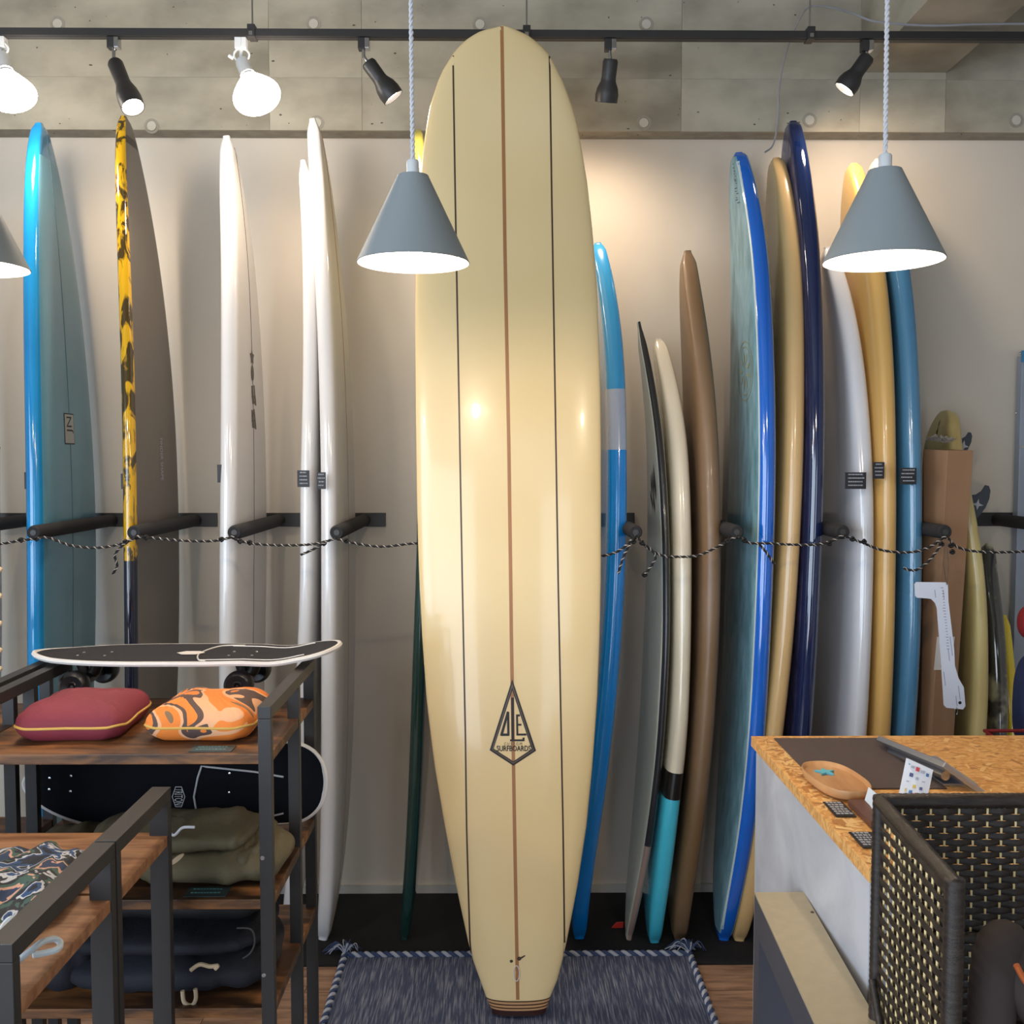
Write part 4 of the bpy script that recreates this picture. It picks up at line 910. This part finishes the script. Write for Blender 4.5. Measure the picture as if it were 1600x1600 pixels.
path = [P(x, y, D) for x, y, D in ((26, 1503, 1.34), (50, 1484, 1.36), (66, 1472, 1.38), (84, 1467, 1.40), (94, 1473, 1.40), (90, 1483, 1.38), (70, 1489, 1.37), (52, 1492, 1.36))]
k = MB(); k.tube(catmull(path, 6), [.0045] * (len(catmull(path, 6))), 8); k.build('strap', M_wt, t, smooth=True, loc=path[0])
path = [P(x, y, D) for x, y, D in ((0, 1458, 1.40), (8, 1446, 1.42), (16, 1438, 1.43), (26, 1436, 1.44))]
k = MB(); k.tube(catmull(path, 6), .006, 8); k.build('strap_end', M_wt, t, smooth=True, loc=path[0])

# ---------------------------------------------------------------- counter
M_osb = mat('osb', rgb(236, 184, 114), .5, col2=rgb(208, 146, 80), scale=30, stretch=(1, 1.3, 1), detail=3, distort=2.2, ramp=(.42, .6))
M_mort = mat('mortar_grey', rgb(198, 200, 206), .75, col2=rgb(168, 171, 180), scale=5, detail=8, distort=.8, bump=.15, bscale=40, ramp=(.35, .7))
CX = .599
ct = thing('counter', 'shop counter with particle board top and grey mortar sides', 'counter', (.98, 1.98, 0))
boxo('body', (CX + .006, 1.60, FZ), (1.36, 2.335, .905), M_mort, ct, bevel=.003)
boxo('countertop', (CX, 1.585, .906), (1.38, 2.36, .930), M_osb, ct, bevel=.0015)
pr = random.Random(4); M_fl = [mat('osb_flake_%s' % n_, c_, .5, scale=60, stretch=(1, 6, 1)) for n_, c_ in (('light', rgb(244, 204, 140)), ('mid', rgb(222, 164, 94)), ('dark', rgb(192, 132, 74)))]
ks = [MB(), MB(), MB()]
for i in range(900):
    x, y = (pr.uniform(.60, .66), pr.uniform(1.59, 2.35)) if pr.random() < .5 else (pr.uniform(.6, 1.37), pr.uniform(1.59, 2.355))
    a = pr.uniform(0, pi); l, w = pr.uniform(.01, .035), pr.uniform(.004, .012); z = .9302 + i * 4e-7
    q = [(x + l / 2 * cos(a) * sx - w / 2 * sin(a) * sy, y + l / 2 * sin(a) * sx + w / 2 * cos(a) * sy) for sx, sy in ((-1, -.7), (1, -1), (.9, 1), (-1, .8))]
    if any(not (CX + .001 < p_[0] < 1.379 and 1.586 < p_[1] < 2.359) for p_ in q): continue
    ks[i % 3].add([(a_, b_, z) for a_, b_ in q], [(0, 1, 2, 3)])
for kk, m in zip(ks, M_fl): tag(kk.build('wood_flakes', m, ct, loc=(.98, 1.98, .93)), kind='stuff')
k = MB(); k.box((.646, 1.97, .9308), (.898, 2.33, .9335)); tag(k.build('counter_mat', mat('mat_brown', rgb(84, 72, 70), .7, scale=60, bump=.3, bscale=300), None, bevel=.001, loc=(.77, 2.15, .9308)), 'dark brown rectangular mat on the counter top', 'mat')
# oval tray
M_tray = mat('tray_wood', rgb(206, 158, 110), .45, col2=rgb(184, 134, 88), scale=5, stretch=(6, 1, 1), detail=5)
tr = thing('wooden_tray', 'oval light wood tray holding a blue star on the counter', 'tray', (.672, 2.035, .9337))
Mx = Matrix.Translation((.677, 1.985, .9337)) @ Matrix.Rotation(radians(6), 4, 'Z')
def stad(th, a, b, q=2.6): c_, s_ = cos(th), sin(th); return math.copysign(abs(c_) ** (2 / q), c_) * a, math.copysign(abs(s_) ** (2 / q), s_) * b
k = MB(); n = 48; prof = [(.86, 0.0), (.95, .004), (1, .018), (.985, .021), (.96, .0205), (.90, .013), (.5, .011), (.02, .011)]
k.add([Mx @ Vector((stad(2 * pi * i / n, .052 * s_, .100 * s_)[0], stad(2 * pi * i / n, .052 * s_, .100 * s_)[1], z)) for s_, z in prof for i in range(n)], [(j * n + i, j * n + (i + 1) % n, (j + 1) * n + (i + 1) % n, (j + 1) * n + i) for j in range(len(prof) - 1) for i in range(n)] + [tuple(range(n))[::-1]])
k.build('dish', M_tray, tr, smooth=True, loc=(.674, 2.03, .9337), angle=50)
k = MB(); c = Mx @ Vector((-.002, .045, .0113)); k.poly([c + Vector((.022 * cos(a) * r, .022 * sin(a) * r, 0)) for a, r in ((pi / 5 * i + .3, 1 if i % 2 == 0 else .42) for i in range(10))], (0, 0, .005))
tag(k.build('starfish', mat('star_blue', rgb(110, 196, 216), .5), None, bevel=.001, loc=c), 'small pale blue starfish ornament lying in the wooden tray', 'ornament')
card('black lettered card flat on the counter in front of the wooden tray', (.640, 1.852, .9322), .038, .078, M_tag, M_ink, 6, rot=0)
card('black lettered card on the counter edge beside the woven screen', (.637, 1.70, .9322), .04, .07, M_tag, M_ink, 6)
# card holder
hd = thing('card_holder', 'dark wood block holding upright white cards beside the woven screen', 'card holder', (.70, 1.82, .9322))
boxo('block', (.664, 1.755, .9322), (.694, 1.875, .9442), mat('walnut', rgb(96, 62, 50), .5), hd, bevel=.001)
k = MB(); k.poly([P(1357, 1230, 1.88), P(1378, 1248, 1.80), P(1364, 1283, 1.79), P(1347, 1263, 1.87)], (.0015, .001, 0)); k.build('white_card', mat('card_paper', rgb(214, 226, 238), .6), hd, loc=(.69, 1.82, .944))
# payment sign
ps = thing('payment_sign', 'upright white sign with rows of small coloured payment logos on the counter', 'sign', P(1428, 1235, 1.76))
Mp = Matrix.Translation((.745, 1.77, .9325)) @ Matrix.Rotation(radians(12), 4, 'Z') @ Matrix.Rotation(radians(14), 4, 'Y') @ Matrix.Rotation(radians(-16), 4, 'X')
c0, c1, c2, c3 = P(1400, 1262, 1.76), P(1446, 1262, 1.74), P(1458, 1203, 1.77), P(1416, 1184, 1.79)
dz = .9325 - c0.z; sh = Vector((0, 0, dz)); 
k = MB(); nrm = (c1 - c0).cross(c3 - c0).normalized(); nrm = nrm if nrm.y < 0 else -nrm; k.poly([c0, c1, c2, c3], nrm * -.003); k.build('sign_plate', mat('sign_white', rgb(232, 234, 240), .4), ps, loc=c0)
def bil(u, v): return (c0 * (1 - u) + c1 * u) * (1 - v) + (c3 * (1 - u) + c2 * u) * v + nrm * .003
cols = {'red': rgb(214, 74, 84), 'blue': rgb(70, 110, 170), 'pink': rgb(232, 150, 176), 'yellow': rgb(228, 200, 110), 'navy': rgb(90, 92, 140), 'grey': rgb(170, 176, 196), 'teal': rgb(90, 150, 190)}
for u, v, w, h, cn in ((.16, .90, .06, .02, 'teal'), (.30, .87, .12, .05, 'grey'), (.48, .86, .13, .09, 'red'), (.67, .84, .13, .07, 'grey'), (.85, .81, .10, .08, 'blue'), (.30, .70, .13, .08, 'navy'), (.52, .66, .09, .06, 'grey'), (.76, .62, .11, .03, 'grey'), (.22, .55, .09, .02, 'grey'), (.48, .47, .11, .08, 'yellow'), (.72, .45, .10, .07, 'navy'), (.20, .36, .05, .08, 'yellow'), (.38, .34, .11, .07, 'blue'), (.58, .30, .12, .07, 'pink'), (.76, .27, .10, .05, 'teal'), (.12, .26, .10, .02, 'teal'), (.30, .22, .11, .08, 'blue'), (.50, .16, .12, .05, 'pink'), (.70, .13, .10, .03, 'grey')):
    k = MB(); k.add([bil(u + a * w / 2, v + b * h / 2) for a, b in ((-1, -1), (1, -1), (1, 1), (-1, 1))], [(0, 1, 2, 3)]); k.build('logo_patch', mat('logo_' + cn, cols[cn], .5), ps, loc=bil(u, v))
# tablet on stand
M_alu = mat('aluminium', rgb(196, 198, 206), .3, metal=.8)
tb = thing('tablet_stand', 'silver tablet on an angled aluminium stand seen from behind on the counter', 'tablet', (.92, 2.08, .931))
A, B_, C_, D_ = Vector((.845, 2.25, .985)), Vector((.868, 1.95, .998)), Vector((1.03, 1.93, .948)), Vector((1.01, 2.23, .935))
A = P(1373, 1149, 2.26); B_ = P(1478, 1191, 1.96); C_ = P(1585, 1272, 1.93)
C_ = B_ + Vector((.088, -.004, -.064)); D_ = A + Vector((.088, -.004, -.064)); nn = (B_ - A).cross(C_ - B_).normalized(); nn = nn if nn.z > 0 else -nn
k = MB(); k.poly([A, B_, C_, D_], nn * -.012); k.build('tablet', M_alu, tb, bevel=.002, loc=A)
k = MB(); k.poly([A + nn * .0004 + (C_ - A) * .04, B_ + nn * .0004 + (D_ - B_) * .04, C_ + nn * .0004 + (A - C_) * .04, D_ + nn * .0004 + (B_ - D_) * .04], nn * .0006); k.build('screen', mat('screen_glass', rgb(20, 22, 26), .1), tb, loc=A)
pc = B_.lerp(C_, .10) + Vector((0, .02, -.028)); k = MB(); k.tube([pc, pc + (A - B_) * .8], .0095, 16); k.build('hinge', M_chrome, tb, smooth=True, loc=pc)
fx = pc.x; k = MB(); k.poly([(fx + .0, pc.y + .01, .931), (fx + .07, pc.y + .01, .931), (fx + .07, pc.y + .2, .931), (fx + .0, pc.y + .2, .931)], (0, 0, .004)); k.poly([(fx - .004, pc.y + .06, .934), (fx + .004, pc.y + .06, .934), (fx + .006, pc.y + .06, pc.z), (fx - .002, pc.y + .06, pc.z)], (0, .08, 0)); k.build('stand_base', M_alu, tb, loc=pc)

# low metal stand
st = thing('metal_bench', 'narrow dark steel bench beside the counter, its top coloured beige as if catching light', 'bench', (.5, 1.7, 0))
M_bt = mat('bench_top', rgb(176, 164, 138), .5, scale=40); M_bs = mat('bench_side', rgb(72, 72, 80), .5)  # painted steel: caught light is put into the top's beige, sides stay dark
a0 = P(1179, 1394, 1.95); a1 = P(1261.6, 1394, 1.95); b0 = P(1272, 1600, 1.49); zt = a0.z
dirv = (b0 - a0); dirv.z = 0; dirv.normalize(); wv = Vector((a1.x - a0.x, 0, 0)) * .93; Lb = .95
A0 = Vector((a0.x, a0.y, zt)); k = MB()
k.poly([A0, A0 + wv, A0 + wv + dirv * Lb, A0 + dirv * Lb], (0, 0, -.004)); k.build('bench_top', M_bt, st, loc=A0)
A1 = A0 - Vector((0, 0, .0045)); k = MB(); k.poly([A1, A1 + wv, A1 + wv + dirv * Lb, A1 + dirv * Lb], (0, 0, -.07)); k.build('beam', M_bs, st, loc=A1)
for s in (0, Lb - .05):
    A2 = A0 + dirv * s - Vector((0, 0, .075)); k = MB(); k.poly([A2, A2 + wv, A2 + wv + dirv * .05, A2 + dirv * .05], (0, 0, -(A2.z - FZ - .0005))); k.build('leg', M_bs, st, loc=A2)
c = P(1269, 1438, 1.86); c.z = zt; k = MB(); k.lathe([(.0001, .002), (.003, .0015), (.0035, 0)], 10, Matrix.Translation(c)); k.build('rivet', M_dark, st, loc=c)

# ---------------------------------------------------------------- woven screen
M_str = mat('woven_fibre', rgb(36, 28, 24), .42, col2=rgb(56, 46, 40), scale=40, stretch=(1, 1, 6), bump=.3, bscale=300)
M_rod = mat('bamboo_rod', rgb(244, 218, 160), .5)
sc = thing('woven_screen', 'folding screen of woven dark fibre strips around pale rods at the right', 'screen', (.56, 1.5, 0))
SZ = 1.08; PX = .022; RZ = .0098
def weave(O, d, length, nrm, twill=False):
    "strips woven round vertical rods, O lower corner"
    O = Vector(O); d = Vector(d); nrm = Vector(nrm); ncol = int((length - .024) / PX); z0, z1 = .06, SZ - .014; nrow = int((z1 - z0) / RZ)
    def strip_mesh(par):
        k = MB(); n = ncol * 4; vs = []
        for i in range(n + 1):
            x = .012 + PX * i / 4; dd = (.0012 * sin(pi * (i / 4)) + (.0034 if par else -.0034)) if twill else .0032 * sin(pi * (i / 4) + par * pi)
            p = O + d * x + nrm * dd
            sl = .0045
            vs += [p + Vector((0, 0, 0)) - nrm * .0006, p + Vector((0, 0, RZ * 1.10)) - nrm * .0006, p + Vector((0, 0, RZ * .5)) + nrm * .0010]
        fs = []
        for i in range(n):
            a, b = 3 * i, 3 * i + 3
            for q in range(3): fs.append((a + q, a + (q + 1) % 3, b + (q + 1) % 3, b + q))
        k.add(vs, fs); return k
    protos = []
    for par in (0, 1):
        o = strip_mesh(par).build('woven_strip', M_str, sc, smooth=True, loc=O, angle=35); o.location.z += z0 + par * RZ; protos.append(o)
    for r in range(2, nrow):
        o = protos[r % 2].copy(); COL.objects.link(o); o.parent = sc; o.location = protos[r % 2].location.copy(); o.location.z = z0 + r * RZ
        o.location.z += 0
    k = MB(); k.tube([(0, 0, .03), (0, 0, SZ - .012)], .0017, 6); m0 = None
    for i in range(ncol):
        p = O + d * (.012 + PX * (i + .5))
        if m0 is None: m0 = k.build('rod', M_rod, sc, smooth=True, loc=(0, 0, 0)); o = m0
        else: o = m0.copy(); COL.objects.link(o); o.parent = sc
        o.location = Vector((p.x, p.y, 0)) - parent_world(sc)
def tubebar(a, b, r=.011, wraps=True):
    a, b = Vector(a), Vector(b); L = (b - a).length; n = int(L / .009); pts = [a.lerp(b, i / (2 * n)) for i in range(2 * n + 1)]; rs = [r * (1 if i % 2 else .93) for i in range(2 * n + 1)]
    k = MB(); k.tube(pts, rs, 10); return k.build('wrapped_frame', M_str, sc, smooth=True, loc=a, angle=80)
yb, ya = 1.50, 1.20
CXs = XA(1375, yb, 1.08); CXn = XA(1492, ya, 1.08); dA = Vector((CXn - CXs, ya - yb, 0)); LA = dA.length; dA.normalize(); nA = Vector((dA.y, -dA.x, 0))
weave(Vector((CXs, yb, 0)) + dA * .006, dA, LA - .006, nA, True)
weave((CXs + .012, yb, 0), (1, 0, 0), .56, (0, -1, 0))
tubebar((CXs, yb, FZ), (CXs, yb, SZ)); tubebar((CXn, ya, FZ), (CXn, ya, SZ), .013); tubebar((CXn, ya - .006, SZ - .008), (CXs, yb, SZ - .008)); tubebar((CXs, yb, SZ - .008), (CXs + .585, yb, SZ - .008), .012)
tubebar((CXs + .585, yb, FZ), (CXs + .585, yb, SZ))
tubebar((CXs + .01, yb - .014, .862), (CXs + .575, yb - .014, .862), .009)
tubebar((CXs - .014, yb - .02, .80), (CXn - .014, ya, .50), .006)
# coat on a stool behind the screen
M_coat = mat('coat_brown', rgb(58, 48, 46), .8, scale=6, bump=.2, bscale=100); M_coat2 = mat('coat_black', rgb(24, 26, 28), .8, scale=6)
sl = thing('stool', 'dark stool hidden under clothes behind the woven screen', 'stool', (.80, 1.30, 0))
k = MB(); k.lathe([(.001, 0), (.14, 0), (.145, .01), (.14, .03), (.001, .032)], 32, Matrix.Translation((.80, 1.30, .58))); k.build('seat', M_black, sl, smooth=True, loc=(.8, 1.3, .58))
for a in range(4):
    q = pi / 4 + a * pi / 2; k = MB(); k.tube([(.80 + .10 * cos(q), 1.30 + .10 * sin(q), .582), (.80 + .14 * cos(q), 1.30 + .14 * sin(q), FZ)], .011, 8); k.build('leg', M_black, sl, smooth=True, loc=(.8 + .1 * cos(q), 1.3 + .1 * sin(q), .58))
ctt = thing('coat', 'dark brown coat heaped on the stool behind the woven screen', 'coat', (.79, 1.33, .613))
lump('coat_body', (.79, 1.32, .6125), (.32, .26, .17), M_coat2, ctt, 51, p=2.4, wr=.03, wf=6)
k = MB()
sl_ = [P(1548, 1600, 1.27), P(1552, 1530, 1.28), P(1560, 1485, 1.30), P(1575, 1475, 1.32), P(1590, 1530, 1.28), P(1630, 1580, 1.26)]
k.tube(catmull(sl_, 8), [.030] * 41, 14); k.build('sleeve', M_coat, ctt, smooth=True, loc=sl_[0])
k = MB(); pts = [P(1588, 1508, 1.22), P(1600, 1530, 1.22), P(1612, 1545, 1.22)]; k.tube(catmull(pts, 6), .004, 8); k.build('orange_piping', mat('orange_trim', rgb(190, 96, 44), .6), ctt, smooth=True, loc=pts[0])

# ---------------------------------------------------------------- right background
bx = thing('cardboard_box', 'tall narrow cardboard box standing upright with silver wrap on top', 'box', (1.42, 3.3, FZ + .008))
M_cb = mat('cardboard', rgb(168, 130, 98), .65, scale=3, col2=rgb(156, 118, 88), bump=.06, bscale=80)
tA, tB, tC = P(1443, 702, 3.28), P(1481, 704, 3.16), P(1521, 704, 3.20); q0 = P(1420, 1420, 3.28); q1 = P(1440, 1430, 3.16); q2 = P(1471, 1430, 3.20)
zt = FZ + .0085
def down(a, b):
    s = (a.z - zt) / (a.z - b.z); return a + (b - a) * s
k = MB(); tD = tA + (tC - tB); tops = [tA, tB, tC, tD]; bts = [down(tA, q0), down(tB, q1), down(tC, q2)]; bts.append(bts[0] + bts[2] - bts[1]); zt_ = min(t_.z for t_ in tops)
k.add(tops + bts, [(0, 1, 2, 3), (7, 6, 5, 4), (0, 4, 5, 1), (1, 5, 6, 2), (2, 6, 7, 3), (3, 7, 4, 0)]); k.build('carton', M_cb, bx, bevel=.002, loc=bts[1])
k = MB()
def onf(px, py, f=.0015):
    # on the left face of the carton
    n = (tB - tA).cross(bts[1] - tB).normalized(); n = n if n.y < 0 else -n; d = P(px, py, 3.2) - CAM; s = (tA + n * f - CAM).dot(n) / d.dot(n); return CAM + d * s
def onf2(px, py, f=.0015):
    n = (tC - tB).cross(bts[1] - tB).normalized(); n = n if n.y < 0 else -n; d = P(px, py, 3.2) - CAM; s = (tB + n * f - CAM).dot(n) / d.dot(n); return CAM + d * s
k.add([onf2(*p) for p in ((1464, 995), (1492, 995), (1486, 1046), (1459, 1047))], [(0, 1, 2, 3)]); k.build('shipping_label', M_dw, bx, loc=onf2(1470, 1000))
k = MB(); pr = random.Random(9)
for i in range(14):
    y = 1000 + i * 3.1; k.add([onf2(*p, .0022) for p in ((1470, y), (1470 + pr.uniform(4, 14), y), (1470 + 4, y + 1.4), (1470, y + 1.4))], [(0, 1, 2, 3)])
k.build('barcode', M_tag, bx, loc=onf2(1470, 1000))
k = MB(); w_ = []; c = P(1470, 692, 3.27); n = 14; 
for j in range(n + 1):
    for i in range(n + 1): w_.append(c + Vector((-.035 + .075 * i / n, -.03 + .07 * j / n, .004 + .022 * (1 - j / n * .6) + .004 * sin(i * 1.9) * cos(j * 1.7) - .012 * (i / n))))
k.add(w_, [(j * (n + 1) + i, j * (n + 1) + i + 1, (j + 1) * (n + 1) + i + 1, (j + 1) * (n + 1) + i) for j in range(n) for i in range(n)])
o = k.build('bubble_wrap', mat('silver_wrap', rgb(206, 200, 190), .35, metal=.15), bx, smooth=True, loc=c)
# fin template hanging from the peg
tm = thing('fin_template', 'white plastic fin positioning template hanging by a string from a peg', 'ruler', P(1478, 850, 2.99))
Dt = 2.99; ol = [(1429, 913), (1432, 909.5), (1478, 910), (1481, 913), (1482, 940), (1491, 1015), (1492, 1040), (1498, 1060), (1506, 1074), (1508.5, 1103), (1505, 1108.5), (1479, 1106), (1475, 1102), (1471, 1040), (1464, 950), (1461, 942), (1455, 936), (1448, 935), (1433, 934), (1430, 931)]
k = MB(); k.poly([P(x, y, Dt) for x, y in ol], (0, .003, 0)); M_tpl = mat('template_white', rgb(222, 226, 240), .3, coat=.4); k.build('plate', M_tpl, tm, loc=P(1478, 912, Dt))
k = MB(); c = P(1500, 1098, Dt - .0006); k.poly([c + Vector((.005 * cos(i * pi / 7), 0, .005 * sin(i * pi / 7))) for i in range(14)], (0, .0005, 0)); k.build('hole', M_tag, tm, loc=c)
k = MB(); pr = random.Random(6)
for i in range(22):
    f = i / 22; x = 1474 + 10 * f; y = 918 + 100 * f; k.poly([P(x - pr.choice((2, 3, 5)), y, Dt - .0004), P(x, y, Dt - .0004), P(x, y + .9, Dt - .0004), P(x - 3, y + .9, Dt - .0004)], (0, .0003, 0))
for x, y, l in ((1460, 922, 12), (1473, 922, 14), (1484, 995, 30), (1481, 1015, 18), (1474, 1050, 22), (1497, 1072, 22), (1493, 1088, 16)):
    for j in range(int(l / 2)):
        k.poly([P(x + j * .25, y + j * 2, Dt - .0004), P(x + 1.3 + j * .25, y + j * 2, Dt - .0004), P(x + 1.3 + j * .25, y + j * 2 + 1.2, Dt - .0004), P(x + j * .25, y + j * 2 + 1.2, Dt - .0004)], (0, .0003, 0))
k.build('scale_marks', mat('mark_grey', rgb(110, 116, 150), .5), tm, loc=P(1478, 920, Dt))
k = MB(); k.tube([P(1477, 846, 3.0), P(1474, 880, Dt), P(1479, 914, Dt - .001)], .0007, 5); k.tube([P(1479, 846, 3.0), P(1482, 880, Dt), P(1480, 914, Dt - .001)], .0007, 5); k.build('string', M_tag, tm, loc=P(1477, 846, Dt))
c = P(1494, 1108, Dt); k = MB(); k.tube([c + Vector((.0045 * cos(a), 0, -.006 + .011 * sin(a))) for a in [2 * pi * i / 16 for i in range(16)]], .0009, 6, closed=True); k.build('wire_clip', M_chrome, tm, loc=c)
# locker door at the far right
dr = thing('metal_cabinet', 'pale blue grey metal cabinet at the far right edge', 'cabinet', (2.1, 3.62, .076))
xl = XA(1590, 3.60, 1.4)
boxo('body', (xl, 3.60, FZ + .041), (xl + .45, 3.636, P(1590, 556, 3.6).z), mat('cabinet_grey', rgb(150, 160, 176), .4, metal=.2), dr, bevel=.003)
boxo('corner_bracket', (xl - .004, 3.59, P(1590, 566, 3.6).z), (xl + .05, 3.599, P(1590, 548, 3.6).z), mat('bracket_blue', rgb(60, 130, 176), .4), dr)
c = P(1592, 700, 3.6); boxo('seam', (xl, 3.597, c.z), (xl + .45, 3.5995, c.z + .008), M_chrome, dr)
for px, py in ((1594, 552), (1588, 645)):
    c = P(px, py, 3.588); k = MB(); k.lathe([(.0001, -.003), (.004, -.002), (.005, 0)], 12, Matrix.Translation(c) @ Matrix.Rotation(-pi / 2, 4, 'X')); k.build('screw', M_chrome, dr, loc=c)
# red and blue bags at right edge
M_red = mat('red_cloth', rgb(130, 24, 30), .6, scale=6); M_bl = mat('deep_blue_cloth', rgb(24, 36, 74), .7, scale=6)
hx_ = XA(1612, 3.0, 1.0)
rkx = thing('gear_stand', 'dark stand carrying bags at the far right edge', 'stand', (hx_, 2.95, 0))
boxo('post', (hx_ - .012, 2.99, FZ + .001), (hx_ + .012, 3.01, 1.05), M_black, rkx); boxo('foot', (hx_ - .1, 2.9, FZ), (hx_ + .1, 3.08, FZ + .012), M_black, rkx)
rc = P(1606, 975, 2.9); tag(lump('red_bag', (rc.x + .055, 2.9, P(1600, 1000, 2.9).z), (.16, .14, .12), M_red, None, 61, p=2, wr=.0, wf=5), 'round red bag at the right edge above the blue one', 'bag')
tag(lump('blue_bag', (rc.x + .07, 2.9, P(1600, 1170, 2.9).z), (.20, .14, P(1600, 1004, 2.9).z - P(1600, 1170, 2.9).z), M_bl, None, 62, p=3, wr=.01, wf=7), 'dark blue fabric bag at the right edge under the red one', 'bag')
rn = thing('red_crate', 'red wire basket at the right edge behind the screen', 'basket', P(1600, 1240, 2.7))
k = MB(); zc0, zc1 = P(1600, 1300, 2.7).z, P(1600, 1165, 2.7).z; x0 = XA(1582, 2.7, 1)
for i in range(9): k.tube([(x0 + .022 * i, 2.7, zc0), (x0 + .022 * i, 2.7, zc1)], .004, 6)
for z in (zc0, zc1): k.tube([(x0, 2.7, z), (x0 + .2, 2.7, z), (x0 + .2, 2.85, z), (x0, 2.85, z)], .005, 6, closed=True)
for i in range(7): k.tube([(x0, 2.7 + .022 * i, zc0), (x0, 2.7 + .022 * i, zc1)], .004, 6)
k.build('wire_frame', M_red, rn, smooth=True, loc=(x0, 2.7, zc0))
boxo('support_box', (x0 + .01, 2.71, FZ), (x0 + .19, 2.84, zc0 - .006), M_bl, rn)

# string of wooden beads hanging at the left edge
bd = thing('bead_string', 'string of pale wooden beads hanging at the left edge above the rack', 'beads', P(-1, 900, 2.3))
k = MB(); c = P(-1, 900, 2.3); e = P(-1, 1078, 2.3); k.tube([P(-1, 700, 2.3), e], .0012, 6); k.build('cord', M_cordb, bd, loc=c)
for py in (890, 931, 974, 1016, 1045):
    c = P(-1, py, 2.3); k = MB(); k.lathe([(.0008, -.0065)] + [(.0068 * cos(a), .0068 * sin(a)) for a in [-1.2 + .4 * i for i in range(7)]] + [(.0008, .0065)], 14, Matrix.Translation(c)); k.build('bead', M_rope, bd, smooth=True, loc=c)
c = P(-1, 700, 2.3); tp = MB(); tp.tube([(c.x - .25, c.y, c.z), (c.x, c.y, c.z)], .005, 8); tp.tube([(c.x - .25, c.y, c.z), (c.x - .25, c.y, FZ)], .008, 8); tp.box((c.x - .34, c.y - .09, FZ), (c.x - .16, c.y + .09, FZ + .012)); tp.build('hanging_arm', M_black, bd, smooth=True, loc=c)
